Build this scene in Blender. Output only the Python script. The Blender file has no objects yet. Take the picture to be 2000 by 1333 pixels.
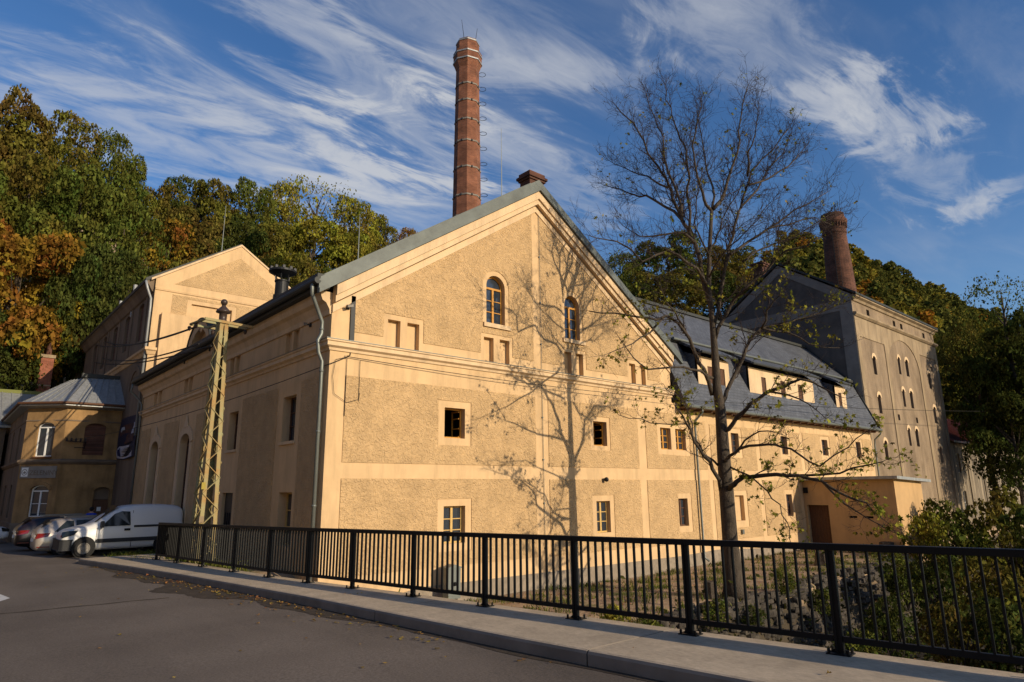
import bpy, math, random
import numpy as np
from mathutils import Vector, Matrix
C = bpy.context; D = bpy.data; SC = C.scene
random.seed(7)
PI = math.pi
# ------------------------------------------------------------------ camera, sky, sun, exposure
YAW, PITCH, ROLL, FPX = 0.719675, 0.224133, -0.0104618, 1272.94      # solved from the vanishing points
def cam_axes():
    f = Vector((math.sin(YAW)*math.cos(PITCH), math.cos(YAW)*math.cos(PITCH), math.sin(PITCH)))
    r = Vector((math.cos(YAW), -math.sin(YAW), 0)); u = r.cross(f)
    c, s = math.cos(ROLL), math.sin(ROLL)
    return c*r+s*u, -s*r+c*u, f
CR, CU, CF = cam_axes()
cam = D.cameras.new('camera'); camo = D.objects.new('camera', cam); SC.collection.objects.link(camo)
m = Matrix((CR, CU, -CF)).transposed().to_4x4(); camo.matrix_world = m
cam.sensor_width = 36; cam.lens = 36*FPX/2000; cam.clip_start = 0.05; cam.clip_end = 3000
SC.camera = camo
def ray(px, py):                      # direction of a photo pixel (2000 px wide) from the eye at the origin
    return CR*((px-1000)/FPX) + CU*((666.5-py)/FPX) + CF
def at_y(px, py, y): r = ray(px, py); return r*(y/r.y)
def at_x(px, py, x): r = ray(px, py); return r*(x/r.x)
def at_z(px, py, z): r = ray(px, py); return r*(z/r.z)
SUN_EL, SUN_AZ = 18.0, 13.5           # degrees: height, and turn from -Y towards +X
se, sa = math.radians(SUN_EL), math.radians(SUN_AZ)
sun_to = Vector((math.sin(sa)*math.cos(se), -math.cos(sa)*math.cos(se), math.sin(se)))
sl = D.lights.new('sun', 'SUN'); sl.energy = 5.0; sl.angle = math.radians(0.53); sl.color = (1.0, 0.83, 0.60)
so = D.objects.new('sun', sl); SC.collection.objects.link(so); so.location = (0, -40, 60)
so.rotation_euler = sun_to.to_track_quat('Z', 'Y').to_euler()
W = D.worlds.new('World'); SC.world = W; W.use_nodes = True
SKY_STRENGTH = 0.10
def build_world():
    nt = W.node_tree; N = nt.nodes; L = nt.links; N.clear()
    out = N.new('ShaderNodeOutputWorld'); bg = N.new('ShaderNodeBackground'); L.new(bg.outputs[0], out.inputs[0])
    bg.inputs[1].default_value = SKY_STRENGTH
    sky = N.new('ShaderNodeTexSky'); sky.sky_type = 'NISHITA'; sky.sun_disc = False
    sky.sun_elevation = se; sky.sun_rotation = PI - sa
    sky.altitude = 400; sky.air_density = 1.0; sky.dust_density = 0.6; sky.ozone_density = 2.2
    def math_(op, a, b=None, c=None):
        n = N.new('ShaderNodeMath'); n.operation = op
        for i, v in enumerate((a, b, c)):
            if v is None: continue
            if isinstance(v, (int, float)): n.inputs[i].default_value = v
            else: L.new(v, n.inputs[i])
        return n.outputs[0]
    tc = N.new('ShaderNodeTexCoord'); sep = N.new('ShaderNodeSeparateXYZ'); L.new(tc.outputs['Generated'], sep.inputs[0])
    z = math_('MAXIMUM', sep.outputs[2], 0.06)
    u = math_('DIVIDE', sep.outputs[0], z); v = math_('DIVIDE', sep.outputs[1], z)
    comb = N.new('ShaderNodeCombineXYZ'); L.new(u, comb.inputs[0]); L.new(v, comb.inputs[1])
    def noise(loc, rot, scale, sc, det, rough, dist):
        mp = N.new('ShaderNodeMapping'); L.new(comb.outputs[0], mp.inputs[0])
        mp.inputs['Location'].default_value = loc; mp.inputs['Rotation'].default_value = (0, 0, rot); mp.inputs['Scale'].default_value = scale
        n = N.new('ShaderNodeTexNoise'); L.new(mp.outputs[0], n.inputs[0])
        n.inputs['Scale'].default_value = sc; n.inputs['Detail'].default_value = det
        n.inputs['Roughness'].default_value = rough; n.inputs['Distortion'].default_value = dist
        return n.outputs[0]
    def ramp(x, a, b):
        r = N.new('ShaderNodeMapRange'); r.interpolation_type = 'SMOOTHSTEP'; L.new(x, r.inputs[0])
        r.inputs[1].default_value = a; r.inputs[2].default_value = b; return r.outputs[0]
    # long combed streaks of cirrus, drawn in the plane of the cloud layer
    big = noise((3.1, 0.4, 0), 0.75, (0.55, 1.5, 1), 0.9, 4, 0.5, 0.5)
    streak = noise((0.3, 2.0, 0), 0.72, (0.7, 2.4, 1), 1.2, 9, 0.54, 1.2)
    fine = noise((7.0, 1.0, 0), 0.95, (1.2, 3.6, 1), 3.0, 9, 0.66, 1.2)
    wisp = noise((1.7, 5.2, 0), 0.72, (0.9, 2.2, 1), 2.2, 8, 0.62, 1.2)
    cover = math_('ADD', math_('MULTIPLY', ramp(big, 0.40, 0.66), 0.55), math_('MULTIPLY', ramp(streak, 0.36, 0.78), 0.75))
    cover = math_('ADD', cover, math_('MULTIPLY', math_('SUBTRACT', fine, 0.5), 0.30))
    def seg(ax, ay, bx, by, w, amp):      # a soft band of cloud between two points of the layer
        dx, dy = bx-ax, by-ay; ll = dx*dx+dy*dy
        pu = math_('SUBTRACT', u, ax); pv = math_('SUBTRACT', v, ay)
        t = math_('DIVIDE', math_('ADD', math_('MULTIPLY', pu, dx), math_('MULTIPLY', pv, dy)), ll)
        tn = N.new('ShaderNodeClamp'); L.new(t, tn.inputs[0]); t = tn.outputs[0]
        ex = math_('SUBTRACT', pu, math_('MULTIPLY', t, dx)); ey = math_('SUBTRACT', pv, math_('MULTIPLY', t, dy))
        d = math_('SQRT', math_('ADD', math_('MULTIPLY', ex, ex), math_('MULTIPLY', ey, ey)))
        d = math_('ADD', d, math_('ADD', math_('MULTIPLY', math_('SUBTRACT', wisp, 0.5), w*3.2), math_('MULTIPLY', math_('SUBTRACT', fine, 0.5), w*2.0)))
        g = math_('SUBTRACT', 1.0, ramp(d, 0.0, w)); return math_('MULTIPLY', g, amp)
    def plane(px, py): r = ray(px, py); return r.x/r.z, r.y/r.z
    bands = None
    for p, q, w, amp in CLOUDS:
        s = seg(*plane(*p), *plane(*q), w, amp)
        bands = s if bands is None else math_('ADD', bands, s)
    total = math_('ADD', math_('MULTIPLY', cover, 0.50), math_('MULTIPLY', bands, math_('ADD', 0.1, math_('MULTIPLY', fine, 1.5))))
    fac = math_('MULTIPLY', ramp(total, 0.06, 1.9), 0.88)
    mix = N.new('ShaderNodeMix'); mix.data_type = 'RGBA'; L.new(fac, mix.inputs[0])
    hs = N.new('ShaderNodeHueSaturation'); hs.inputs['Saturation'].default_value = 1.24; hs.inputs['Value'].default_value = 1.45; hs.inputs['Hue'].default_value = 0.508
    L.new(sky.outputs[0], hs.inputs['Color'])
    L.new(hs.outputs[0], mix.inputs[6]); mix.inputs[7].default_value = (6.0, 6.2, 6.6, 1)
    L.new(mix.outputs[2], bg.inputs[0])
CLOUDS = [((0, 210), (560, 330), 0.50, 0.95), ((250, 60), (700, 330), 0.20, 0.3), ((450, 100), (690, 225), 0.07, 0.75),
          ((560, 10), (880, 330), 0.20, 0.85), ((700, 20), (1120, 130), 0.25, 0.4), ((950, 280), (1180, 420), 0.22, 0.8),
          ((900, 130), (1230, 150), 0.14, 0.45), ((1420, 10), (1760, 250), 0.24, 0.75), ((1640, 180), (1900, 410), 0.20, 0.8),
          ((1880, 410), (1995, 350), 0.16, 0.55), ((1800, 20), (1990, 160), 0.15, 0.4), ((740, 410), (820, 440), 0.5, 0.6)]
build_world()
SC.view_settings.view_transform = 'Standard'; SC.view_settings.look = 'None'
SC.view_settings.exposure = -0.08; SC.view_settings.gamma = 1.0
SC.cycles.max_bounces = 5; SC.cycles.diffuse_bounces = 3; SC.cycles.glossy_bounces = 2; SC.cycles.transmission_bounces = 2; SC.cycles.transparent_max_bounces = 4
try: SC.cycles.use_denoising = True
except Exception: pass
# ------------------------------------------------------------------ helpers
def tag(o, label=None, cat=None, group=None, kind=None):
    if label: o['label'] = label
    if cat: o['category'] = cat
    if group: o['group'] = group
    if kind: o['kind'] = kind
    return o
def link(o, parent=None):
    SC.collection.objects.link(o)
    if parent: o.parent = parent
    return o
def thing(name, label, cat, loc=(0, 0, 0), group=None):
    o = D.objects.new(name, None); o.empty_display_size = 0.3; o.location = loc; link(o); return tag(o, label, cat, group)
class MB:
    def __init__(s): s.v = []; s.f = []; s.m = []
    def add(s, vs, fs, mi=0):
        b = len(s.v); s.v += [tuple(p) for p in vs]; s.f += [tuple(i+b for i in f) for f in fs]; s.m += [mi]*len(fs)
    def box(s, a, b, mi=0):
        x0, y0, z0 = (min(a[i], b[i]) for i in range(3)); x1, y1, z1 = (max(a[i], b[i]) for i in range(3))
        s.add([(x0,y0,z0),(x1,y0,z0),(x1,y1,z0),(x0,y1,z0),(x0,y0,z1),(x1,y0,z1),(x1,y1,z1),(x0,y1,z1)],
              [(0,3,2,1),(4,5,6,7),(0,1,5,4),(1,2,6,5),(2,3,7,6),(3,0,4,7)], mi)
    def obox(s, o, ux, uy, uz, mi=0):      # oriented box: corner and three edge vectors
        o, ux, uy, uz = map(Vector, (o, ux, uy, uz))
        if ux.cross(uy).dot(uz) < 0: o = o+uz; uz = -uz
        s.add([o, o+ux, o+ux+uy, o+uy, o+uz, o+ux+uz, o+ux+uy+uz, o+uy+uz], [(0,3,2,1),(4,5,6,7),(0,1,5,4),(1,2,6,5),(2,3,7,6),(3,0,4,7)], mi)
    def bar(s, a, b, w, h=None, mi=0, up=(0, 0, 1)):   # rectangular bar between two points
        a, b = Vector(a), Vector(b); h = h or w; d = (b-a); dn = d.normalized(); up = Vector(up)
        sx = dn.cross(up)
        if sx.length < 1e-4: sx = dn.cross(Vector((1, 0, 0)))
        sx.normalize(); uz = sx.cross(dn)
        s.obox(a-sx*w/2-uz*h/2, d, sx*w, uz*h, mi)
    def prism(s, poly, vec, mi=0):         # closed 3-D polygon swept along a vector
        n = len(poly); p = [Vector(q) for q in poly]; v = Vector(vec)
        nn = Vector((0, 0, 0))
        for i in range(n): nn += (p[i]-p[0]).cross(p[(i+1) % n]-p[0])
        if nn.dot(v) > 0: p = p[::-1]
        s.add(p+[q+v for q in p], [tuple(range(n)), tuple(range(2*n-1, n-1, -1))]+[(i, n+i, n+(i+1) % n, (i+1) % n)[::-1] for i in range(n)], mi)
    def tube(s, pts, r, n=8, mi=0, cap=True):
        pts = [Vector(p) for p in pts]; rs = r if hasattr(r, '__len__') else [r]*len(pts)
        prev = None; rings = []; b = len(s.v)
        for i, p in enumerate(pts):
            t = (pts[min(i+1, len(pts)-1)]-pts[max(i-1, 0)])
            if t.length < 1e-9: t = Vector((0, 0, 1))
            t.normalize()
            if prev is None: a = t.cross(Vector((0.31, 0.17, 0.93)) if abs(t.z) < 0.9 else Vector((1, 0.2, 0)))
            else: a = prev-t*prev.dot(t)
            if a.length < 1e-6: a = t.orthogonal()
            a.normalize(); prev = a; c = t.cross(a)
            for k in range(n):
                q = 2*PI*k/n; s.v.append(tuple(p+(a*math.cos(q)+c*math.sin(q))*rs[i]))
        for i in range(len(pts)-1):
            for k in range(n):
                s.f.append((b+i*n+k, b+i*n+(k+1) % n, b+(i+1)*n+(k+1) % n, b+(i+1)*n+k)); s.m.append(mi)
        if cap:
            s.f.append(tuple(b+k for k in range(n))[::-1]); s.m.append(mi)
            s.f.append(tuple(b+(len(pts)-1)*n+k for k in range(n))); s.m.append(mi)
    def lathe(s, prof, c, n=16, mi=0, ang=0.0, cap=True):   # profile of (radius, z)
        c = Vector(c); b = len(s.v)
        for r, z in prof:
            for k in range(n):
                q = ang+2*PI*k/n; s.v.append((c.x+r*math.cos(q), c.y+r*math.sin(q), c.z+z))
        for i in range(len(prof)-1):
            for k in range(n):
                s.f.append((b+i*n+k, b+i*n+(k+1) % n, b+(i+1)*n+(k+1) % n, b+(i+1)*n+k)); s.m.append(mi)
        if not cap: return
        s.f.append(tuple(b+k for k in range(n))[::-1]); s.m.append(mi)
        s.f.append(tuple(b+(len(prof)-1)*n+k for k in range(n))); s.m.append(mi)
    def ball(s, c, r, n=8, mi=0, sz=1.0):
        s.lathe([(max(r*math.sin(PI*i/n), 1e-3), -r*sz*math.cos(PI*i/n)) for i in range(n+1)], c, 2*n, mi)
    def sweep(s, path, prof, mi=0):        # profile (out, z) swept along an XY path with mitred corners; 'out' is to the right of travel
        P = [Vector((p[0], p[1])) for p in path]; offs = []
        for i in range(len(P)):
            ds = []
            if i > 0: ds.append((P[i]-P[i-1]).normalized())
            if i < len(P)-1: ds.append((P[i+1]-P[i]).normalized())
            ns = [Vector((d.y, -d.x)) for d in ds]
            if len(ns) == 1: offs.append(ns[0])
            else:
                k = ns[0]+ns[1]; offs.append(k/ (1+ns[0].dot(ns[1])))
        n = len(prof); vs = []
        for p, o in zip(P, offs):
            for a, z in prof: q = p+o*a; vs.append((q.x, q.y, z))
        fs = []
        for i in range(len(P)-1):
            for k in range(n): fs.append((i*n+k, (i+1)*n+k, (i+1)*n+(k+1) % n, i*n+(k+1) % n))
        fs.append(tuple(range(n))); fs.append(tuple(range((len(P)-1)*n, len(P)*n))[::-1])
        s.add(vs, fs, mi)
    def build(s, name, mats, parent=None, smooth=False, bevel=0, subd=0):
        me = D.meshes.new(name); me.from_pydata([tuple(map(float, p)) for p in s.v], [], s.f)
        if not isinstance(mats, (list, tuple)): mats = [mats]
        for mt in mats: me.materials.append(mt)
        if len(mats) > 1: me.polygons.foreach_set('material_index', s.m)
        if smooth: me.polygons.foreach_set('use_smooth', [True]*len(me.polygons))
        me.update(); o = D.objects.new(name, me); link(o, parent)
        if bevel:
            b = o.modifiers.new('bevel', 'BEVEL'); b.width = bevel; b.segments = 2; b.limit_method = 'ANGLE'
        if subd:
            b = o.modifiers.new('sub', 'SUBSURF'); b.levels = subd; b.render_levels = subd
        return o
def clip_poly(poly, conv):
    def inside(p, a, b): return (b[0]-a[0])*(p[1]-a[1])-(b[1]-a[1])*(p[0]-a[0]) >= -1e-9
    def inter(p, q, a, b):
        x1, y1, x2, y2 = *a, *b; x3, y3, x4, y4 = *p, *q
        den = (x1-x2)*(y3-y4)-(y1-y2)*(x3-x4); t = ((x1-x3)*(y3-y4)-(y1-y3)*(x3-x4))/den
        return (x1+t*(x2-x1), y1+t*(y2-y1))
    out = poly
    for i in range(len(conv)):
        a, b = conv[i], conv[(i+1) % len(conv)]; inp = out; out = []
        for j in range(len(inp)):
            p, q = inp[j-1], inp[j]; pi_, qi = inside(p, a, b), inside(q, a, b)
            if qi:
                if not pi_: out.append(inter(p, q, a, b))
                out.append(q)
            elif pi_: out.append(inter(p, q, a, b))
        if len(out) < 3: return []
    return out
class Face:                                 # a vertical wall plane: origin, horizontal direction, outward normal
    def __init__(s, o, u, n): s.o = Vector(o); s.u = Vector(u).normalized(); s.n = Vector(n).normalized()
    def p(s, u, z, d=0.0): return s.o+s.u*u+Vector((0, 0, z-s.o.z if False else z))+s.n*d
def sheet(mb, F, rect, holes=(), clip=None, d=0.0, depth=0.02, mi=0, mir=None, rim=True):
    """flat wall piece with openings; every free edge is turned back by depth (reveals)"""
    u0, u1, z0, z1 = rect; us = {u0, u1}; zs = {z0, z1}
    for h in holes:
        us |= {h['u0'], h['u1']}; zs |= {h['z0'], h['z1']}
        if h.get('rise'): us.add((h['u0']+h['u1'])/2); zs.add(h['z1']-h['rise'])
    us = sorted(x for x in us if u0-1e-6 <= x <= u1+1e-6); zs = sorted(x for x in zs if z0-1e-6 <= x <= z1+1e-6)
    polys = []
    for i in range(len(us)-1):
        for j in range(len(zs)-1):
            uc, zc = (us[i]+us[i+1])/2, (zs[j]+zs[j+1])/2
            if any(h['u0'] < uc < h['u1'] and h['z0'] < zc < h['z1'] for h in holes): continue
            polys.append([(us[i], zs[j]), (us[i+1], zs[j]), (us[i+1], zs[j+1]), (us[i], zs[j+1])])
    for h in holes:
        if h.get('rise'):
            r = h['rise']; a = (h['u1']-h['u0'])/2; c = (h['u0']+h['u1'])/2; zs_ = h['z1']-r; K = 7
            L = [(c-a*math.cos(PI/2*k/K), zs_+r*math.sin(PI/2*k/K)) for k in range(K+1)]
            for k in range(K): polys.append([(h['u0'], h['z1']), L[k], L[k+1]])
            R = [(2*c-x, z) for x, z in L]
            for k in range(K): polys.append([(h['u1'], h['z1']), R[k+1], R[k]])
    if clip: polys = [q for q in (clip_poly(p, clip) for p in polys) if q]
    key = {}; vs = []
    def vid(p):
        k = (round(p[0], 4), round(p[1], 4))
        if k not in key: key[k] = len(vs); vs.append(p)
        return key[k]
    fs = []
    for p in polys:
        f = []
        for q in p:
            i = vid(q)
            if not f or f[-1] != i: f.append(i)
        if f[0] == f[-1]: f.pop()
        if len(f) > 2: fs.append(f)
    edges = {}
    for f in fs:
        for k in range(len(f)): a, b = f[k], f[(k+1) % len(f)]; edges[(a, b)] = edges.get((a, b), 0)+1
    flip = F.u.cross(Vector((0, 0, 1))).dot(F.n) < 0
    base = len(mb.v)
    for q in vs: mb.v.append(tuple(F.p(q[0], q[1], d)))
    for q in vs: mb.v.append(tuple(F.p(q[0], q[1], d-depth)))
    nv = len(vs)
    for f in fs:
        g = tuple(base+i for i in f); mb.f.append(g[::-1] if flip else g); mb.m.append(mi)
    for (a, b) in edges:
        if (b, a) in edges: continue
        if not rim and any(abs(vs[a][k]-rect[2*k+e]) < 1e-4 and abs(vs[b][k]-rect[2*k+e]) < 1e-4 for k in (0, 1) for e in (0, 1)): continue
        g = (base+b, base+a, base+nv+a, base+nv+b); mb.f.append(g[::-1] if flip else g); mb.m.append(mi if mir is None else mir)
def quad(mb, F, u0, u1, z0, z1, d, mi=0):
    g = [F.p(u0, z0, d), F.p(u1, z0, d), F.p(u1, z1, d), F.p(u0, z1, d)]
    if F.u.cross(Vector((0, 0, 1))).dot(F.n) < 0: g = g[::-1]
    mb.add(g, [(0, 1, 2, 3)], mi)
def fbox(mb, F, u0, u1, z0, z1, d0, d1, mi=0):
    mb.obox(F.p(u0, z0, d0), F.u*(u1-u0), Vector((0, 0, z1-z0)), F.n*(d1-d0), mi)
def H(u0, u1, z0, z1, rise=0): return dict(u0=u0, u1=u1, z0=z0, z1=z1, rise=rise)
def arch_pts(u0, u1, z0, z1, rise, K=10):
    a = (u1-u0)/2; c = (u0+u1)/2; zs = z1-rise
    return [(u0, z0), (u1, z0)]+[(c+a*math.cos(PI*k/K), zs+rise*math.sin(PI*k/K)) for k in range(K+1)]
def fprism(mb, F, pts, d0, d1, mi=0): mb.prism([F.p(u, z, d0) for u, z in pts], F.n*(d1-d0), mi)
# ------------------------------------------------------------------ materials
def mat(name, col, rough=0.8, var=0.0, vscale=3.0, bump=0.0, bscale=30.0, metal=0.0, spec=0.3, col2=None, detail=4, bdist=0.02, vmap=None):
    m = D.materials.new(name); m.use_nodes = True; nt = m.node_tree; N = nt.nodes; L = nt.links; b = N['Principled BSDF']
    b.inputs['Base Color'].default_value = (*col, 1); b.inputs['Roughness'].default_value = rough; b.inputs['Metallic'].default_value = metal
    b.inputs['Specular IOR Level'].default_value = spec
    tc = N.new('ShaderNodeTexCoord')
    src = tc.outputs['Object']
    if vmap:
        mp = N.new('ShaderNodeMapping'); mp.inputs['Scale'].default_value = vmap; L.new(src, mp.inputs[0]); src = mp.outputs[0]
    if var or col2:
        n = N.new('ShaderNodeTexNoise'); n.inputs['Scale'].default_value = vscale; n.inputs['Detail'].default_value = detail; n.inputs['Roughness'].default_value = 0.62; L.new(src, n.inputs[0])
        r = N.new('ShaderNodeMapRange'); r.inputs[1].default_value = 0.32; r.inputs[2].default_value = 0.68; L.new(n.outputs[0], r.inputs[0])
        mx = N.new('ShaderNodeMix'); mx.data_type = 'RGBA'; L.new(r.outputs[0], mx.inputs[0])
        c2 = col2 or tuple(min(1, c*(1+var)) for c in col); c1 = col if col2 else tuple(c*(1-var) for c in col)
        mx.inputs[6].default_value = (*c1, 1); mx.inputs[7].default_value = (*c2, 1); L.new(mx.outputs[2], b.inputs['Base Color'])
    if bump:
        n2 = N.new('ShaderNodeTexNoise'); n2.inputs['Scale'].default_value = bscale; n2.inputs['Detail'].default_value = 5; n2.inputs['Roughness'].default_value = 0.6; L.new(tc.outputs['Object'], n2.inputs[0])
        bp = N.new('ShaderNodeBump'); bp.inputs['Strength'].default_value = bump; bp.inputs['Distance'].default_value = bdist; L.new(n2.outputs[0], bp.inputs['Height']); L.new(bp.outputs[0], b.inputs['Normal'])
    return m
def stains(m, amount=0.25, scale=(1.6, 1.6, 0.22), lo=0.5):
    N, L, b = m.node_tree.nodes, m.node_tree.links, m.node_tree.nodes['Principled BSDF']; src = b.inputs['Base Color'].links[0].from_socket
    tc = N.new('ShaderNodeTexCoord'); mp = N.new('ShaderNodeMapping'); mp.inputs['Scale'].default_value = scale; L.new(tc.outputs['Object'], mp.inputs[0])
    n = N.new('ShaderNodeTexNoise'); n.inputs['Scale'].default_value = 1.0; n.inputs['Detail'].default_value = 8; n.inputs['Roughness'].default_value = 0.68; L.new(mp.outputs[0], n.inputs[0])
    r = N.new('ShaderNodeMapRange'); r.inputs[1].default_value = lo; r.inputs[2].default_value = lo+0.28; r.inputs[3].default_value = 1.0; r.inputs[4].default_value = 1-amount; L.new(n.outputs[0], r.inputs[0])
    mx = N.new('ShaderNodeMix'); mx.data_type = 'RGBA'; mx.blend_type = 'MULTIPLY'; mx.inputs[0].default_value = 1; L.new(src, mx.inputs[6]); L.new(r.outputs[0], mx.inputs[7]); L.new(mx.outputs[2], b.inputs['Base Color'])
def nodes(m): return m.node_tree.nodes, m.node_tree.links, m.node_tree.nodes['Principled BSDF']
M = {}
M['smooth'] = mat('ochre_smooth_plaster', (0.60, 0.41, 0.22), 0.85, 0.07, 1.3, 0.12, 60)
M['smooth_b'] = mat('pale_smooth_plaster', (0.63, 0.46, 0.28), 0.85, 0.06, 1.3, 0.1, 60)
def rough_plaster(name, col, amp=0.05, scale=9.0):
    m = mat(name, col, 0.9, 0.10, 2.0); N, L, b = nodes(m)
    tc = N.new('ShaderNodeTexCoord')
    w = N.new('ShaderNodeTexNoise'); w.inputs['Scale'].default_value = scale; w.inputs['Detail'].default_value = 3; w.inputs['Distortion'].default_value = 1.6; L.new(tc.outputs['Object'], w.inputs[0])
    f = N.new('ShaderNodeTexNoise'); f.inputs['Scale'].default_value = 55; f.inputs['Detail'].default_value = 3; L.new(tc.outputs['Object'], f.inputs[0])
    mul = N.new('ShaderNodeMath'); mul.operation = 'MULTIPLY_ADD'; L.new(f.outputs[0], mul.inputs[0]); mul.inputs[1].default_value = 0.25; L.new(w.outputs[0], mul.inputs[2])
    bp = N.new('ShaderNodeBump'); bp.inputs['Strength'].default_value = 1.0; bp.inputs['Distance'].default_value = amp; L.new(mul.outputs[0], bp.inputs['Height']); L.new(bp.outputs[0], b.inputs['Normal'])
    return m
M['rough'] = rough_plaster('ochre_rough_plaster', (0.56, 0.375, 0.19), 0.09, 8.0)
M['plinth'] = mat('grey_plinth_render', (0.25, 0.205, 0.155), 0.9, 0.25, 4.0, 0.4, 30)
def brick_mat(name, c1, c2, mortar, radial=None, bw=0.28, bh=0.085, soot=None):
    m = mat(name, c1, 0.9); N, L, b = nodes(m)
    tc = N.new('ShaderNodeTexCoord'); sp = N.new('ShaderNodeSeparateXYZ'); L.new(tc.outputs['Object'], sp.inputs[0])
    cb = N.new('ShaderNodeCombineXYZ')
    if radial:
        at = N.new('ShaderNodeMath'); at.operation = 'ARCTAN2'; L.new(sp.outputs[1], at.inputs[0]); L.new(sp.outputs[0], at.inputs[1])
        mu = N.new('ShaderNodeMath'); mu.operation = 'MULTIPLY'; L.new(at.outputs[0], mu.inputs[0]); mu.inputs[1].default_value = radial; L.new(mu.outputs[0], cb.inputs[0])
    else:
        ad = N.new('ShaderNodeMath'); ad.operation = 'ADD'; L.new(sp.outputs[0], ad.inputs[0]); L.new(sp.outputs[1], ad.inputs[1]); L.new(ad.outputs[0], cb.inputs[0])
    L.new(sp.outputs[2], cb.inputs[1])
    br = N.new('ShaderNodeTexBrick'); L.new(cb.outputs[0], br.inputs[0]); br.inputs['Scale'].default_value = 1.0
    br.inputs['Brick Width'].default_value = bw; br.inputs['Row Height'].default_value = bh; br.inputs['Mortar Size'].default_value = 0.008
    br.inputs['Color1'].default_value = (*c1, 1); br.inputs['Color2'].default_value = (*c2, 1); br.inputs['Mortar'].default_value = (*mortar, 1)
    n = N.new('ShaderNodeTexNoise'); n.inputs['Scale'].default_value = 1.1; n.inputs['Detail'].default_value = 5; L.new(tc.outputs['Object'], n.inputs[0])
    r = N.new('ShaderNodeMapRange'); r.inputs[1].default_value = 0.3; r.inputs[2].default_value = 0.7; r.inputs[3].default_value = 0.6; r.inputs[4].default_value = 1.25; L.new(n.outputs[0], r.inputs[0])
    mx = N.new('ShaderNodeMix'); mx.data_type = 'RGBA'; mx.blend_type = 'MULTIPLY'; mx.inputs[0].default_value = 1; L.new(br.outputs[0], mx.inputs[6]); L.new(r.outputs[0], mx.inputs[7])
    L.new(mx.outputs[2], b.inputs['Base Color'])
    bp = N.new('ShaderNodeBump'); bp.inputs['Strength'].default_value = 0.6; bp.inputs['Distance'].default_value = 0.02; bp.invert = True; L.new(br.outputs['Fac'], bp.inputs['Height']); L.new(bp.outputs[0], b.inputs['Normal'])
    return m
M['brick_stack'] = brick_mat('red_stack_brick', (0.165, 0.058, 0.032), (0.24, 0.092, 0.05), (0.2, 0.14, 0.105), 1.1)
M['brick_dark'] = brick_mat('sooty_stack_brick', (0.075, 0.030, 0.020), (0.135, 0.056, 0.035), (0.11, 0.078, 0.06), 1.3)
M['brick'] = brick_mat('red_brick', (0.26, 0.075, 0.04), (0.34, 0.11, 0.06), (0.30, 0.2, 0.15))
def slate(name, col, sx=0.32, sy=0.2):
    m = mat(name, col, 0.55, spec=0.4); N, L, b = nodes(m)
    tc = N.new('ShaderNodeTexCoord'); sp = N.new('ShaderNodeSeparateXYZ'); L.new(tc.outputs['Object'], sp.inputs[0])
    ln = N.new('ShaderNodeMath'); ln.operation = 'MULTIPLY_ADD'; L.new(sp.outputs[1], ln.inputs[0]); ln.inputs[1].default_value = 0.5; L.new(sp.outputs[2], ln.inputs[2])
    cb = N.new('ShaderNodeCombineXYZ'); L.new(sp.outputs[0], cb.inputs[0]); L.new(ln.outputs[0], cb.inputs[1])
    br = N.new('ShaderNodeTexBrick'); L.new(cb.outputs[0], br.inputs[0]); br.inputs['Scale'].default_value = 1
    br.inputs['Brick Width'].default_value = sx; br.inputs['Row Height'].default_value = sy; br.inputs['Mortar Size'].default_value = 0.012
    br.inputs['Color1'].default_value = (*[c*0.85 for c in col], 1); br.inputs['Color2'].default_value = (*[c*1.2 for c in col], 1); br.inputs['Mortar'].default_value = (*[c*0.45 for c in col], 1)
    L.new(br.outputs[0], b.inputs['Base Color'])
    bp = N.new('ShaderNodeBump'); bp.inputs['Strength'].default_value = 0.5; bp.inputs['Distance'].default_value = 0.015; bp.invert = True; L.new(br.outputs['Fac'], bp.inputs['Height']); L.new(bp.outputs[0], b.inputs['Normal'])
    return m
M['slate'] = slate('blue_grey_slate', (0.092, 0.100, 0.118)); stains(M['slate'], 0.35, (0.9, 0.9, 0.5), 0.42)
M['zinc'] = mat('grey_green_zinc', (0.095, 0.110, 0.104), 0.55, 0.25, 1.5, metal=0.12, spec=0.4)
M['zincroof'] = mat('dull_sheet_roof', (0.30, 0.31, 0.31), 0.5, 0.2, 2.5, metal=0.35, vmap=(3, 3, 0.6))
M['pipe'] = mat('painted_pipe_grey', (0.16, 0.175, 0.165), 0.45, 0.1, 4, metal=0.4)
M['darkroof'] = mat('dark_roof_edge', (0.035, 0.038, 0.036), 0.6)
M['black'] = mat('black_powder_coat', (0.007, 0.0075, 0.008), 0.5, 0.2, 5, spec=0.22)
M['blackmetal'] = mat('black_sheet_metal', (0.02, 0.021, 0.023), 0.5, metal=0.3)
M['dark'] = mat('dark_interior', (0.012, 0.011, 0.010), 0.9)
M['niche'] = mat('niche_plaster', (0.60, 0.45, 0.27), 0.85, 0.05, 1.5)
def glass_mat(name, col=(0.012, 0.015, 0.02), rough=0.06):
    m = mat(name, col, rough, spec=0.9); return m
M['glass'] = glass_mat('dark_window_glass', (0.028, 0.036, 0.048), 0.04)
M['carglass'] = glass_mat('tinted_car_glass', (0.015, 0.02, 0.022), 0.05); M['carglass'].node_tree.nodes['Principled BSDF'].inputs['Specular IOR Level'].default_value = 0.35
M['wood'] = mat('ochre_stained_wood', (0.50, 0.235, 0.035), 0.5, 0.15, 12, vmap=(6, 6, 1))
M['woodpale'] = mat('pale_stained_wood', (0.55, 0.36, 0.12), 0.5, 0.15, 12)
M['wooddark'] = mat('dark_brown_wood', (0.10, 0.045, 0.022), 0.6, 0.25, 8, vmap=(6, 6, 1))
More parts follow.
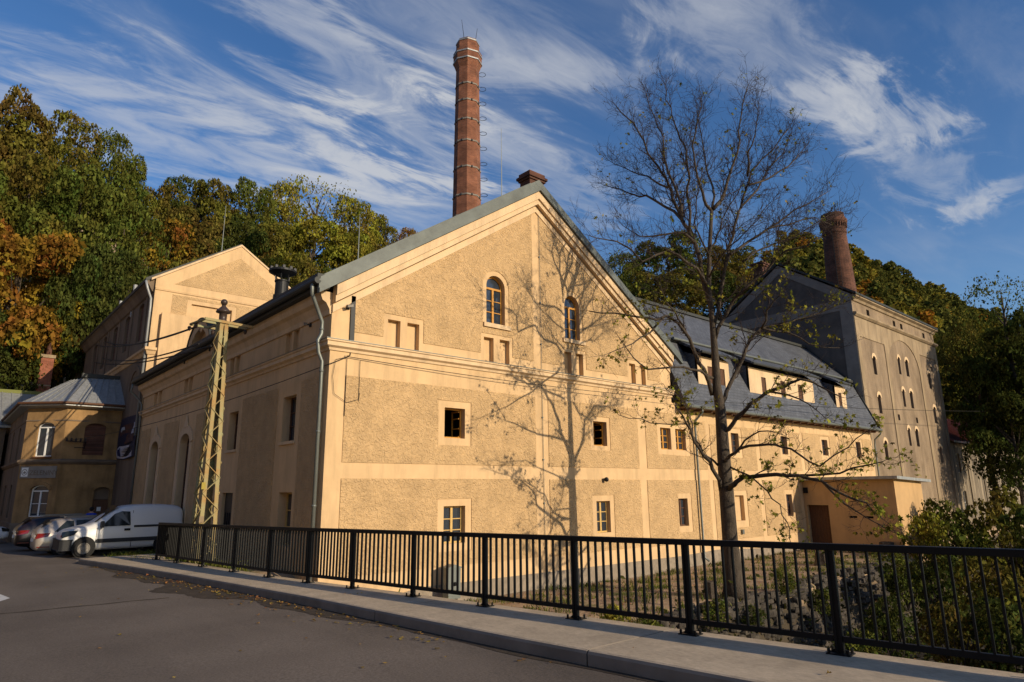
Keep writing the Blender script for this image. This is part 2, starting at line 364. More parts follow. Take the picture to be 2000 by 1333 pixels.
M['whitepaint'] = mat('white_window_paint', (0.72, 0.72, 0.70), 0.5)
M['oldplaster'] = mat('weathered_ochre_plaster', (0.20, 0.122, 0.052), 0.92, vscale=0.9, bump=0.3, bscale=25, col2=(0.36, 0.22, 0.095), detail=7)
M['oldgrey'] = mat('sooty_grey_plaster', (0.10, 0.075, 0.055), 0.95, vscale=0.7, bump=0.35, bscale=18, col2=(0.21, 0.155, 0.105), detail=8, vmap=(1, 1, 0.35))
M['towerrough'] = mat('weathered_grey_render', (0.160, 0.117, 0.078), 0.95, vscale=0.9, bump=0.9, bscale=10, col2=(0.30, 0.225, 0.150), detail=8, bdist=0.04, vmap=(1, 1, 0.5))
M['towersmooth'] = mat('faded_cream_render', (0.23, 0.172, 0.108), 0.9, vscale=1.1, bump=0.25, bscale=25, col2=(0.36, 0.275, 0.175), detail=7, vmap=(1, 1, 0.5))
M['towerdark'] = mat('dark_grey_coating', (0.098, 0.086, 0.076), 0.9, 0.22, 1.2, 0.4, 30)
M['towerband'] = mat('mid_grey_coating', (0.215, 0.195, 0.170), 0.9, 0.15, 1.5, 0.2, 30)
M['annex'] = mat('tan_render', (0.50, 0.32, 0.15), 0.9, 0.08, 1.2, 0.25, 35)
def asphalt():
    m = mat('worn_asphalt', (0.085, 0.075, 0.064), 0.85); N, L, b = nodes(m)
    tc = N.new('ShaderNodeTexCoord')
    n1 = N.new('ShaderNodeTexNoise'); n1.inputs['Scale'].default_value = 0.35; n1.inputs['Detail'].default_value = 6; L.new(tc.outputs['Object'], n1.inputs[0])
    n2 = N.new('ShaderNodeTexNoise'); n2.inputs['Scale'].default_value = 38; n2.inputs['Detail'].default_value = 6; n2.inputs['Roughness'].default_value = 0.75; L.new(tc.outputs['Object'], n2.inputs[0])
    vo = N.new('ShaderNodeTexVoronoi'); vo.inputs['Scale'].default_value = 120; L.new(tc.outputs['Object'], vo.inputs[0])
    m1 = N.new('ShaderNodeMix'); m1.data_type = 'RGBA'; r1 = N.new('ShaderNodeMapRange'); r1.inputs[1].default_value = 0.35; r1.inputs[2].default_value = 0.65; L.new(n1.outputs[0], r1.inputs[0]); L.new(r1.outputs[0], m1.inputs[0])
    m1.inputs[6].default_value = (0.122, 0.097, 0.075, 1); m1.inputs[7].default_value = (0.172, 0.139, 0.109, 1)
    m2 = N.new('ShaderNodeMix'); m2.data_type = 'RGBA'; m2.blend_type = 'MULTIPLY'; m2.inputs[0].default_value = 1
    r2 = N.new('ShaderNodeMapRange'); r2.inputs[1].default_value = 0.25; r2.inputs[2].default_value = 0.75; r2.inputs[3].default_value = 0.42; r2.inputs[4].default_value = 1.6; L.new(n2.outputs[0], r2.inputs[0])
    L.new(m1.outputs[2], m2.inputs[6]); L.new(r2.outputs[0], m2.inputs[7]); L.new(m2.outputs[2], b.inputs['Base Color'])
    bp = N.new('ShaderNodeBump'); bp.inputs['Strength'].default_value = 0.5; bp.inputs['Distance'].default_value = 0.004; L.new(vo.outputs[0], bp.inputs['Height']); L.new(bp.outputs[0], b.inputs['Normal'])
    return m
M['asphalt'] = asphalt()
stains(M['asphalt'], 0.22, (0.55, 0.07, 1), 0.46)
M['concrete'] = mat('brushed_concrete', (0.49, 0.39, 0.27), 0.9, 0.14, 2.2, 0.35, 70, detail=7, bdist=0.006)
def speckle(m, scale, lo, hi, vm=(1, 1, 1)):
    N, L, b = m.node_tree.nodes, m.node_tree.links, m.node_tree.nodes['Principled BSDF']; src = b.inputs['Base Color'].links[0].from_socket
    tc = N.new('ShaderNodeTexCoord'); mp = N.new('ShaderNodeMapping'); mp.inputs['Scale'].default_value = vm; L.new(tc.outputs['Object'], mp.inputs[0])
    n = N.new('ShaderNodeTexNoise'); n.inputs['Scale'].default_value = scale; n.inputs['Detail'].default_value = 7; n.inputs['Roughness'].default_value = 0.8; L.new(mp.outputs[0], n.inputs[0])
    r = N.new('ShaderNodeMapRange'); r.inputs[1].default_value = 0.3; r.inputs[2].default_value = 0.7; r.inputs[3].default_value = lo; r.inputs[4].default_value = hi; L.new(n.outputs[0], r.inputs[0])
    mx = N.new('ShaderNodeMix'); mx.data_type = 'RGBA'; mx.blend_type = 'MULTIPLY'; mx.inputs[0].default_value = 1; L.new(src, mx.inputs[6]); L.new(r.outputs[0], mx.inputs[7]); L.new(mx.outputs[2], b.inputs['Base Color'])
speckle(M['concrete'], 16, 0.72, 1.22, (2.2, 0.7, 1))
M['kerbface'] = mat('kerb_concrete', (0.22, 0.19, 0.155), 0.9, 0.16, 2.5, 0.3, 60, bdist=0.006)
M['marking'] = mat('white_road_paint', (0.6, 0.58, 0.54), 0.8, 0.1, 8)
M['dirt'] = mat('gutter_mud', (0.060, 0.044, 0.030), 0.95, 0.3, 5, 0.5, 40)
def ground_mat():
    m = mat('earth_and_grass', (0.26, 0.175, 0.105), 0.95, vscale=1.3, bump=0.6, bscale=9, detail=7, bdist=0.06, col2=(0.40, 0.285, 0.175)); N, L, b = nodes(m)
    src = b.inputs['Base Color'].links[0].from_socket
    tc = N.new('ShaderNodeTexCoord'); n = N.new('ShaderNodeTexNoise'); n.inputs['Scale'].default_value = 0.55; n.inputs['Detail'].default_value = 8; n.inputs['Roughness'].default_value = 0.7; L.new(tc.outputs['Object'], n.inputs[0])
    r = N.new('ShaderNodeMapRange'); r.inputs[1].default_value = 0.55; r.inputs[2].default_value = 0.64; L.new(n.outputs[0], r.inputs[0])
    mx = N.new('ShaderNodeMix'); mx.data_type = 'RGBA'; L.new(r.outputs[0], mx.inputs[0]); L.new(src, mx.inputs[6]); mx.inputs[7].default_value = (0.10, 0.11, 0.03, 1)
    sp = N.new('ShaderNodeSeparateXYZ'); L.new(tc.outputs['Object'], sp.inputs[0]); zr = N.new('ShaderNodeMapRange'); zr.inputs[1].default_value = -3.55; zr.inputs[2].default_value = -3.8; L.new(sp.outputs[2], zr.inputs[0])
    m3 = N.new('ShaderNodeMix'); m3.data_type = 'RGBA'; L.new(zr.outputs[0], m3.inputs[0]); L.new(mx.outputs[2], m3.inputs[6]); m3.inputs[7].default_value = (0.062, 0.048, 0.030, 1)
    L.new(m3.outputs[2], b.inputs['Base Color']); return m
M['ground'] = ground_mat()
def leaf_mat(name, trans=0.3, vary=0.55):
    m = D.materials.new(name); m.use_nodes = True; N = m.node_tree.nodes; L = m.node_tree.links; N.clear()
    out = N.new('ShaderNodeOutputMaterial'); df = N.new('ShaderNodeBsdfDiffuse'); tr = N.new('ShaderNodeBsdfTranslucent'); mx = N.new('ShaderNodeMixShader')
    oi = N.new('ShaderNodeObjectInfo'); ge = N.new('ShaderNodeNewGeometry')
    hs = N.new('ShaderNodeHueSaturation'); L.new(oi.outputs['Color'], hs.inputs['Color'])
    a = N.new('ShaderNodeMapRange'); a.inputs[3].default_value = 1-vary; a.inputs[4].default_value = 1+vary; L.new(ge.outputs['Random Per Island'], a.inputs[0])
    wn = N.new('ShaderNodeTexNoise'); tc = N.new('ShaderNodeTexCoord'); L.new(tc.outputs['Object'], wn.inputs[0]); wn.inputs['Scale'].default_value = 2.2; wn.inputs['Detail'].default_value = 2
    h = N.new('ShaderNodeMapRange'); h.inputs[1].default_value = 0.3; h.inputs[2].default_value = 0.7; h.inputs[3].default_value = 0.462; h.inputs[4].default_value = 0.548; L.new(wn.outputs[0], h.inputs[0]); L.new(h.outputs[0], hs.inputs['Hue'])
    v2 = N.new('ShaderNodeTexNoise'); L.new(tc.outputs['Object'], v2.inputs[0]); v2.inputs['Scale'].default_value = 3.7; v2.inputs['Detail'].default_value = 2
    r2 = N.new('ShaderNodeMapRange'); r2.inputs[1].default_value = 0.35; r2.inputs[2].default_value = 0.65; r2.inputs[3].default_value = 0.62; r2.inputs[4].default_value = 1.3; L.new(v2.outputs[0], r2.inputs[0])
    ml = N.new('ShaderNodeMath'); ml.operation = 'MULTIPLY'; L.new(a.outputs[0], ml.inputs[0]); L.new(r2.outputs[0], ml.inputs[1]); L.new(ml.outputs[0], hs.inputs['Value'])
    L.new(hs.outputs[0], df.inputs[0]); L.new(hs.outputs[0], tr.inputs[0]); mx.inputs[0].default_value = trans
    L.new(df.outputs[0], mx.inputs[1]); L.new(tr.outputs[0], mx.inputs[2]); L.new(mx.outputs[0], out.inputs[0]); return m
M['leaf'] = leaf_mat('leaf_clumps')
M['bark'] = mat('grey_brown_bark', (0.064, 0.050, 0.037), 0.9, 0.35, 7, 0.9, 22, vmap=(2.5, 2.5, 0.5), bdist=0.04)
M['twig'] = mat('twig_bark', (0.036, 0.025, 0.022), 0.9)
M['stone'] = mat('grey_rubble_stone', (0.062, 0.052, 0.041), 0.95, 0.5, 2.3, 0.7, 14, detail=6, bdist=0.05)
M['rubber'] = mat('tyre_rubber', (0.016, 0.016, 0.016), 0.85)
M['hub'] = mat('steel_wheel', (0.20, 0.185, 0.165), 0.5, metal=0.1)
M['bumper'] = mat('grey_bumper_plastic', (0.028, 0.029, 0.031), 0.7)
def car_paint(name, col, metal=0.0): return mat(name, col, 0.28, metal=metal, spec=0.6)
M['vanwhite'] = car_paint('white_van_paint', (0.66, 0.66, 0.65)); M['carsilver'] = car_paint('beige_silver_paint', (0.42, 0.37, 0.32), 0.45)
M['cardark'] = car_paint('dark_plum_paint', (0.012, 0.007, 0.008)); M['redlamp'] = mat('red_tail_lamp', (0.16, 0.005, 0.005), 0.15, spec=0.8); M['clearlamp'] = mat('clear_lamp', (0.5, 0.5, 0.5), 0.1, spec=0.8)
def rust():
    m = mat('rusting_green_paint', (0.28, 0.30, 0.165), 0.8, vscale=1.6, detail=8, col2=(0.34, 0.19, 0.065)); return m
M['poleP'] = rust()
M['ceramic'] = mat('brown_ceramic', (0.05, 0.035, 0.03), 0.35)
M['cable'] = mat('black_cable', (0.012, 0.011, 0.01), 0.7)
stains(M['smooth'], 0.26, (2.2, 2.2, 0.3), 0.47); stains(M['smooth_b'], 0.28, (2.2, 2.2, 0.5), 0.46); stains(M['rough'], 0.2, (0.9, 0.9, 0.5), 0.48); stains(M['towerrough'], 0.35, (1.3, 1.3, 0.2)); stains(M['towersmooth'], 0.4, (1.8, 1.8, 0.2), 0.45); stains(M['towerdark'], 0.3)
stains(M['oldplaster'], 0.45, (1.4, 1.4, 0.25), 0.45); stains(M['annex'], 0.2); stains(M['concrete'], 0.22, (0.8, 0.8, 0.8)); stains(M['plinth'], 0.4, (1, 1, 1))
# ------------------------------------------------------------------ ground, road, pavement (structure)
def lerp_pts(P, t):
    if t <= P[0][0]: a, b = P[0], P[1]
    elif t >= P[-1][0]: a, b = P[-2], P[-1]
    else:
        for i in range(len(P)-1):
            if P[i][0] <= t <= P[i+1][0]: a, b = P[i], P[i+1]; break
    return a[1]+(b[1]-a[1])*(t-a[0])/(b[0]-a[0])
def z_road(y): return -1.83-0.0145*max(-30, min(60, y))
def z_walk(y): return z_road(y)+0.165
FENCE = [(-2.0, 7.98), (-0.2, 7.79), (1.6, 7.60), (3.31, 7.43), (5.0, 7.22), (6.74, 7.04), (8.55, 6.87), (10.34, 6.68), (12.19, 6.48), (13.76, 6.28), (15.46, 6.11), (17.38, 5.98), (19.5, 5.87), (21.4, 5.74), (23.2, 5.60)]
KERB = [(-12, 7.0), (0, 6.14), (5, 5.77), (6.5, 5.65), (12, 5.40), (18, 4.93), (22, 4.50), (26, 3.98)]
def x_fence(y): return lerp_pts(FENCE, y)
def x_outer(y): return x_fence(y)+0.24
def x_kerb(y): return lerp_pts(KERB, y)
def sstep(a, b, x): t = max(0.0, min(1.0, (x-a)/(b-a))); return t*t*(3-2*t)
def hill(x, y):
    h = 0.0
    h = max(h, min((y-62)*0.85, 46+(y-62)*0.05)) if x < 60 else h
    # right-hand valley side
    h *= 1-0.8*sstep(0.42, 0.66, x/max(y, 1))
    if x < -22: h = max(h, min((-22-x)*0.75, 40))*1.0  # unseen left-hand rise, added to hold sky light off the side wall
    d2 = (x-75)*0.08+(y-22)
    hr = max(0.0, min(d2*0.95, 75+d2*0.04))
    hr *= 1-0.92*sstep(0.42, 0.62, y/max(x, 1))
    k = sstep(40, 90, x)
    return max(h*(1-k), 0)*1.0+hr*k
def wob(x, y): return 0.5*math.sin(x*0.9+y*0.37)+0.3*math.sin(x*2.1-y*1.3+1.0)+0.2*math.sin(y*2.9+x*0.6)
def terrain(x, y):
    base = z_road(y)-0.06
    if y < 24 and x > x_outer(y)-0.1 or (x > 8.0 and y < 45 and x < 400):
        yard = -3.32+0.05*wob(x*0.7, y*0.7)+0.10*sstep(20, 36, x)
        bed = -5.9+0.18*wob(x*0.5, y*0.5)
        edge = 11.2+0.30*math.sin(x*0.8)+0.22*math.sin(x*1.9+1)+0.05*max(0, x-20)
        if x > 42: edge = 13.1+ (x-42)*0.08
        t = sstep(edge-1.1, edge+0.15, y)
        z = bed+(yard-bed)*t
        z += min(2.5, max(0, -y-3)*0.3)
        if y > 16.2 and x < 8.3: z = yard+(base-yard)*sstep(16.6, 19.0, y)
        if x < 8.3: return z
        return z+hill(x, y) if y > 24 else z+ (hill(x, y) if x > 90 else 0)
    if y >= 24 or x < -20: return base+hill(x, y)
    return base
def axis(parts):
    out = []
    for a, b, st in parts:
        n = max(1, round((b-a)/st)); out += [a+(b-a)*i/n for i in range(n)]
    out.append(parts[-1][1]); return out
XS = axis([(-220, -60, 20), (-60, -15, 5), (-15, 5, 1.0), (5, 9, 0.25), (9, 44, 0.7), (44, 100, 4), (100, 460, 12)])
YS = axis([(-160, -40, 15), (-40, -6, 4), (-6, 9, 0.8), (9, 14, 0.25), (14, 16, 0.5), (16, 20, 0.35), (20, 30, 1.0), (30, 64, 3), (64, 130, 6), (130, 420, 16)])
def build_ground():
    mb = MB(); nx = len(XS)
    for y in YS:
        for x in XS: mb.v.append((x, y, terrain(x, y)))
    for j in range(len(YS)-1):
        for i in range(nx-1): a = j*nx+i; mb.f.append((a, a+1, a+1+nx, a+nx)); mb.m.append(0)
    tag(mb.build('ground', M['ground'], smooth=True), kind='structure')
    mb = MB(); ys = axis([(-60, -12, 6), (-12, 26, 1.0), (26, 64, 2)]); rows = []
    for y in ys:
        xr = x_kerb(y)+0.02 if y < 26 else 3.98+min(4.0, (y-26)*1.4)
        rows.append([(-60, y, z_road(y)), (-8, y, z_road(y)), (0, y, z_road(y)), (xr, y, z_road(y))])
    for r in rows: mb.v += r
    for j in range(len(ys)-1):
        for i in range(3): a = j*4+i; mb.f.append((a, a+1, a+5, a+4)); mb.m.append(0)
    tag(mb.build('road', M['asphalt']), kind='structure')
    # pavement slabs with joints, one raised walk
    mb = MB(); joints = [-12, -7.5, -3.0, 1.1, 5.35, 9.6, 13.9, 18.2, 22.4, 26.0]; k = 0.04
    for a, b in zip(joints[:-1], joints[1:]):
        ys = axis([(a+0.012, b-0.012, 0.6)])
        for y0, y1 in zip(ys[:-1], ys[1:]):
            q = []
            for y in (y0, y1):
                xo = x_outer(min(y, 23.3))+(0 if y < 23.3 else (y-23.3)*0.3); zt = z_walk(y)
                q.append([(x_kerb(y), y, zt-0.30), (x_kerb(y), y, zt-k), (x_kerb(y)+k*0.4, y, zt-k*0.3), (x_kerb(y)+k, y, zt), (xo-0.03, y, zt), (xo, y, zt-0.03), (xo, y, zt-0.55)])
            base = len(mb.v); mb.v += q[0]+q[1]
            for i in range(6): mb.f.append((base+i, base+i+1, base+i+8, base+i+7)[::-1]); mb.m.append(1 if i < 2 else 0)
            if y0 == ys[0]: mb.f.append(tuple(base+i for i in range(7))[::-1]); mb.m.append(1)
            if y1 == ys[-1]: mb.f.append(tuple(base+7+i for i in range(7))); mb.m.append(1)
    tag(mb.build('pavement', [M['concrete'], M['kerbface']]), kind='structure')
    # bridge side wall under the pavement
    mb = MB(); ys = axis([(-14, 17.5, 1.0)])
    for y0, y1 in zip(ys[:-1], ys[1:]):
        x0, x1 = x_outer(y0)-0.06, x_outer(y1)-0.06
        mb.add([(x0, y0, -6.6), (x1, y1, -6.6), (x1, y1, z_walk(y1)-0.4), (x0, y0, z_walk(y0)-0.4)], [(0, 1, 2, 3)])
    tag(mb.build('bridge_wall', M['stone']), 'stone side wall of the bridge below the pavement edge', 'wall')
    # trodden strip of soil where the slab ends
    mb = MB(); pts = [(3.9, 26.0), (4.3, 26.9), (5.6, 26.6), (6.6, 25.0), (6.3, 23.4), (5.6, 24.0), (4.6, 25.4)]
    mb.add([(x, y, z_road(y)+0.10) for x, y in pts], [tuple(range(len(pts)))[::-1]])
    tag(mb.build('gravel_apron', M['concrete']), kind='structure')
    # gutter mud with an uneven outline
    mb = MB(); rng = random.Random(3); ys = axis([(4.0, 24.5, 0.1)]); n = len(ys)
    for i, y in enumerate(ys):
        w = (0.10+0.75*math.exp(-((y-16.5)/5.0)**2))*(1+0.28*math.sin(y*1.3)+0.18*math.sin(y*3.1+1)+0.10*(rng.random()-0.5))
        mb.v += [(x_kerb(y)-0.0, y, z_road(y)+0.006), (x_kerb(y)-max(0.05, w), y, z_road(y)+0.005)]
    for i in range(n-1): mb.f.append((2*i+1, 2*i, 2*i+2, 2*i+3)); mb.m.append(0)
    tag(mb.build('gutter_mud', M['dirt']), kind='stuff')
    # end of a dash of the centre line, and the dark joint across the lane
    p = [at_z(x, y, -2.0) for x, y in ((-60, 1150), (0, 1152), (19, 1160), (-50, 1160))]
    mb = MB(); mb.add([(q.x, q.y, z_road(q.y)+0.005) for q in (Vector((-2.2, 9.6, 0)), at_z(21, 1160.5, -2.0), at_z(2, 1152, -2.0), Vector((-2.6, 11.0, 0)))], [(0, 1, 2, 3)])
    mb.v = [(x, y, z_road(y)+0.005) for x, y, z in mb.v]
    tag(mb.build('road_marking', M['marking']), kind='structure')
    mb = MB(); a = at_z(-40, 1198, -2.0); b = at_z(330, 1163, -2.0); N_ = 14
    for i in range(N_+1):
        q = a.lerp(b, i/N_); w = 0.05*(1+0.3*math.sin(i*2.2)); s = 0.03*math.sin(i*1.3)
        mb.v += [(q.x, q.y-w+s, z_road(q.y)+0.004), (q.x, q.y+w+s, z_road(q.y)+0.004)]
    for i in range(N_): mb.f.append((2*i, 2*i+2, 2*i+3, 2*i+1)); mb.m.append(0)
    tag(mb.build('tar_joint', M['dirt']), kind='structure')
build_ground()
# ------------------------------------------------------------------ windows
def window(F, h, d, parent, rows=3, fm='wood', pm='glass', cols=2, name='window', bar=0.028, fw=0.055, transom=False):
    u0, u1, z0, z1, rise = h['u0'], h['u1'], h['z0'], h['z1'], h.get('rise', 0); mb = MB(); zt = z1-rise
    fbox(mb, F, u0, u0+fw, z0, zt, d, d+0.05); fbox(mb, F, u1-fw, u1, z0, zt, d, d+0.05); fbox(mb, F, u0+fw, u1-fw, z0, z0+fw, d, d+0.05)
    um = (u0+u1)/2
    if rise:
        fbox(mb, F, u0+fw, u1-fw, zt-fw*1.3, zt, d, d+0.06)
        A = arch_pts(u0, u1, zt, z1, rise)[2:]; B = arch_pts(u0+fw, u1-fw, zt, z1-fw, rise-fw)[2:]
        for k in range(len(A)-1): fprism(mb, F, [A[k], A[k+1], B[k+1], B[k]], d, d+0.05)
    else: fbox(mb, F, u0+fw, u1-fw, zt-fw, zt, d, d+0.05)
    top = zt-fw*(1.3 if rise else 1)
    if cols == 2: fbox(mb, F, um-fw*0.75, um+fw*0.75, z0+fw, top, d+0.004, d+0.058)
    for r in range(1, rows):
        z = z0+fw+(top-z0-fw)*r/rows; segs = [(u0+fw, um-fw*0.75), (um+fw*0.75, u1-fw)] if cols == 2 else [(u0+fw, u1-fw)]
        for a, b in segs: fbox(mb, F, a, b, z-bar/2, z+bar/2, d+0.008, d+0.045)
    o = mb.build(name, M[fm], parent)
    g = MB()
    if rise: fprism(g, F, arch_pts(u0+0.01, u1-0.01, z0+0.01, z1-0.01, rise), d-0.02, d+0.012)
    else: fbox(g, F, u0+0.01, u1-0.01, z0+0.01, z1-0.01, d-0.02, d+0.012)
    g.build('pane', M[pm], o); return o
def recess(mb, F, h, d, mi=0):
    if h.get('rise'): fprism(mb, F, arch_pts(h['u0']-0.01, h['u1']+0.01, h['z0']-0.01, h['z1']+0.01, h['rise']), d-0.03, d, mi)
    else: fbox(mb, F, h['u0']-0.01, h['u1']+0.01, h['z0']-0.01, h['z1']+0.01, d-0.03, d, mi)
def open_window(F, h, d, parent, side=1):
    """both sashes swung into the dark room; only their edges show"""
    u0, u1, z0, z1 = h['u0'], h['u1'], h['z0'], h['z1']; mb = MB(); fw = 0.05
    for a, b, c, e in ((u0, u0+fw, z0, z1), (u1-fw, u1, z0, z1), (u0+fw, u1-fw, z0, z0+fw), (u0+fw, u1-fw, z1-fw, z1)): fbox(mb, F, a, b, c, e, d, d+0.05)
    w = (u1-u0)/2-fw
    for s, uu in ((1, u0+fw), (-1, u1-fw)):
        for zz in (z0+fw, (2*z0+z1)/3, (z0+2*z1)/3, z1-2*fw): fbox(mb, F, min(uu, uu+s*0.035), max(uu, uu+s*0.035), zz, zz+0.04, d-w, d-0.005)
        fbox(mb, F, min(uu, uu+s*0.035), max(uu, uu+s*0.035), z0+fw, z1-fw, d-w-0.04, d-w)
    o = mb.build('window', M['wood'], parent); g = MB()
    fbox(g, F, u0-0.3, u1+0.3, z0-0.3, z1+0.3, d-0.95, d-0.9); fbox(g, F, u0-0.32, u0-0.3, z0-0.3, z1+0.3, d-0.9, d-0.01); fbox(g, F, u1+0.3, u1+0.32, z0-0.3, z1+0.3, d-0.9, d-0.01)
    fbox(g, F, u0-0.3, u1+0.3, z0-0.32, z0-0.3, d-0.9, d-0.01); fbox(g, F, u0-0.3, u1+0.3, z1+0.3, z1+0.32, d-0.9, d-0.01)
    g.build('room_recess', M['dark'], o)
# ------------------------------------------------------------------ the gabled hall
FG = Face((0, 17, 0), (1, 0, 0), (0, -1, 0)); FL = Face((8.03, 0, 0), (0, 1, 0), (-1, 0, 0))
def slope_poly(x0, x1, off, zbase):         # strip parallel to the left or right verge
    return None
def hall():
    T = thing('brewery_hall', 'ochre gabled brewery hall with rough plaster panels and a tree shadow on its front', 'building', (16.13, 17, -3.4))
    T_inv = Vector((16.13, 17, -3.4))
    root = T
    # --- front wall
    GN = [(9.87, 10.31), (10.56, 11.0), (13.62, 14.05), (14.33, 14.77), (17.54, 17.93), (18.2, 18.59), (21.42, 21.82), (22.12, 22.5)]
    niches = [H(a, b, 4.235, 5.13) for a, b in GN]
    wins = [H(12.02, 12.83, 1.62, 2.58), H(19.03, 19.82, 1.62, 2.56), H(12.03, 12.86, -1.60, -0.48), H(19.05, 19.83, -1.62, -0.46), H(23.94, 24.24, -1.6, -0.45), H(23.3, 24.05, 1.62, 2.54)]
    wins.pop(4)
    arcs = [H(13.73, 14.58, 5.64, 7.42, 0.42), H(17.62, 18.46, 5.64, 7.42, 0.42)]
    pent = [(8.03, -3.7), (24.25, -3.7), (24.25, 5.55), (16.14, 10.95), (8.03, 5.55)]
    mb = MB()
    sheet(mb, FG, (8.03, 24.25, -3.7, 11.0), wins+arcs+niches, pent, 0, 0.26, rim=False)
    for h in niches: recess(mb, FG, h, -0.19, 0)
    # proud rough panels (second material)
    def surround(h, a=0.24, b=0.22): return H(h['u0']-a, h['u1']+a, h['z0']-b, h['z1']+b)
    def cut(r, hs):
        out = []
        for h in hs:
            q = H(max(h['u0'], r[0]-9), h['u1'], h['z0'], h['z1'], h.get('rise', 0))
            if q['u1'] > r[0] and q['u0'] < r[1] and q['z1'] > r[2] and q['z0'] < r[3]: out.append(q)
        return out
    S = [surround(w) for w in wins]
    S[0] = H(11.77, 13.07, 1.39, 2.80); S[1] = H(18.85, 20.0, 1.45, 2.74)
    for r in ((8.55, 15.96, 0.79, 3.24), (16.6, 21.75, 0.79, 3.22), (22.27, 24.25, 0.80, 3.2), (8.55, 15.96, -2.25, 0.35), (16.6, 21.75, -2.27, 0.34), (22.2, 24.25, -2.3, 0.33)):
        hs = cut(r, S); hs = [H(max(r[0]-1, h['u0']), min(r[1]+1, h['u1']), h['z0'], h['z1']) for h in hs]
        conv = [(r[0], r[2]), (r[1], r[2]), (r[1], r[3]), (r[0], r[3])]
        sheet(mb, FG, (r[0]-1, r[1]+1, r[2], r[3]), hs, conv, 0.022, 0.03, 1)
    k = 0.645
    for sgn in (1, -1):
        mx = lambda x: x if sgn > 0 else 32.26-x
        cp = [(8.75, 4.55), (15.93, 4.55), (15.93, 10.27), (8.75, 10.27-k*7.18)]
        ns = [H(9.72, 11.16, 4.2, 5.30), H(13.48, 14.92, 4.2, 5.26), H(13.56, 14.76, 5.50, 7.60, 0.62)]
        if sgn < 0:
            cp = [(mx(x), z) for x, z in cp][::-1]; ns = [H(17.40, 18.75, 4.2, 5.26), H(21.28, 22.64, 4.2, 5.28), H(17.48, 18.62, 5.50, 7.60, 0.6)]
        lo, hi = min(p[0] for p in cp), max(p[0] for p in cp)
        sheet(mb, FG, (lo, hi, 4.55, 10.3), ns, cp, 0.022, 0.03, 1)
    # --- left wall
    arch = [H(29.78, 31.2, -1.7, 2.5, 0.42), H(34.85, 36.27, -1.7, 2.47, 0.42)]
    lw = [H(19.12, 20.1, 1.5, 2.9), H(24.15, 25.12, 1.5, 2.88), H(19.0, 19.98, -1.55, -0.01), H(24.05, 25.15, -2.25, -0.01)]
    ln = [H(a, b, 4.235, 5.0) for a, b in ((19.2, 19.63), (19.79, 20.24), (24.4, 24.94), (25.06, 25.5), (30.28, 30.9), (31.0, 31.6), (35.4, 36.05), (36.28, 36.95))]
    sheet(mb, FL, (17.0, 39.2, -3.7, 5.6), arch+lw+ln, None, 0, 0.32, rim=False)
    for h in ln: recess(mb, FL, h, -0.12, 0)
    for r, hs in (((17.27, 18.78, -3.0, 3.25), []), ((20.55, 23.75, -3.0, 3.25), []), ((26.2, 29.2, -2.6, 3.2), []), ((29.2, 31.8, 2.75, 3.2), []), ((31.8, 34.25, -2.6, 3.2), []), ((36.9, 38.8, -2.6, 3.2), [])):
        if r[0] != 29.2: sheet(mb, FL, r, hs, None, 0.018, 0.03, 1)
    # closing walls behind
    mb.box((24.05, 17.3, -3.6), (24.24, 39.2, 5.6)); mb.box((8.4, 39.0, -3.6), (24.2, 39.19, 9.8))
    wall = mb.build('wall', [M['smooth'], M['rough']], root); wall.matrix_parent_inverse = Matrix.Translation(-T_inv)
    def part(mbx, name, mt, parent=root, **kw):
        o = mbx.build(name, mt, parent, **kw)
        if parent is root: o.matrix_parent_inverse = Matrix.Translation(-T_inv)
        return o
    # plinth following the slope of the yard
    mb = MB(); fprism(mb, FG, [(8.0, -3.7), (24.25, -3.7), (24.25, -2.80), (11.2, -2.76), (8.0, -3.3)], 0.0, 0.035); part(mb, 'plinth', M['plinth'])
    # cornices and raking mouldings
    path = [(8.03, 39.2), (8.03, 17.0), (24.3, 17.0)]
    mb = MB(); mb.sweep(path, [(-0.03, 3.92), (0.04, 3.92), (0.06, 3.99), (0.15, 4.04), (0.15, 4.15), (0.19, 4.17), (0.19, 4.215), (-0.03, 4.25)])
    mb.sweep([(8.03, 39.2), (8.03, 17.03)], [(-0.03, 4.98), (0.05, 4.98), (0.07, 5.12), (0.18, 5.30), (0.29, 5.36), (0.34, 5.48), (0.34, 5.62), (-0.03, 5.62)])
    kk = 0.6667
    def rake(z0, z1, d0, d1, mi=0, over=0.0):
        for sgn in (1, -1):
            q = [(8.03-over, z0-kk*(8.11+over)), (16.14, z0), (16.14, z1), (8.03-over, z1-kk*(8.11+over))]
            if sgn < 0: q = [(32.28-x, z) for x, z in q][::-1]
            fprism(mb, FG, q, d0, d1, mi)
    rake(10.70, 11.21, 0.0, 0.20); rake(10.90, 11.20, 0.20, 0.27); rake(10.42, 10.66, 0.0, 0.05)
    part(mb, 'cornice', M['smooth_b'])
    mb = MB(); mb.sweep(path, [(0.0, 4.225), (0.21, 4.218), (0.21, 4.235), (0.0, 4.262)]); part(mb, 'flashing', M['pipe'])
    # pediment over the middle of the side wall
    mb = MB()
    PC, PW = 28.75, 1.35
    A = arch_pts(PC-PW, PC+PW, 5.0, 6.95, 1.4, 16)
    fprism(mb, FL, A, -0.5, 0.05)
    outer = [(PC+(PW+.35)*math.cos(PI*i/16), 5.5+1.6*math.sin(PI*i/16)) for i in range(17)]; inner = [(PC+(PW-.02)*math.cos(PI*i/16), 5.48+1.25*math.sin(PI*i/16)) for i in range(17)]
    for i in range(16): fprism(mb, FL, [outer[i], outer[i+1], inner[i+1], inner[i]], 0.05, 0.36)
    ped = part(mb, 'pediment', M['smooth'])
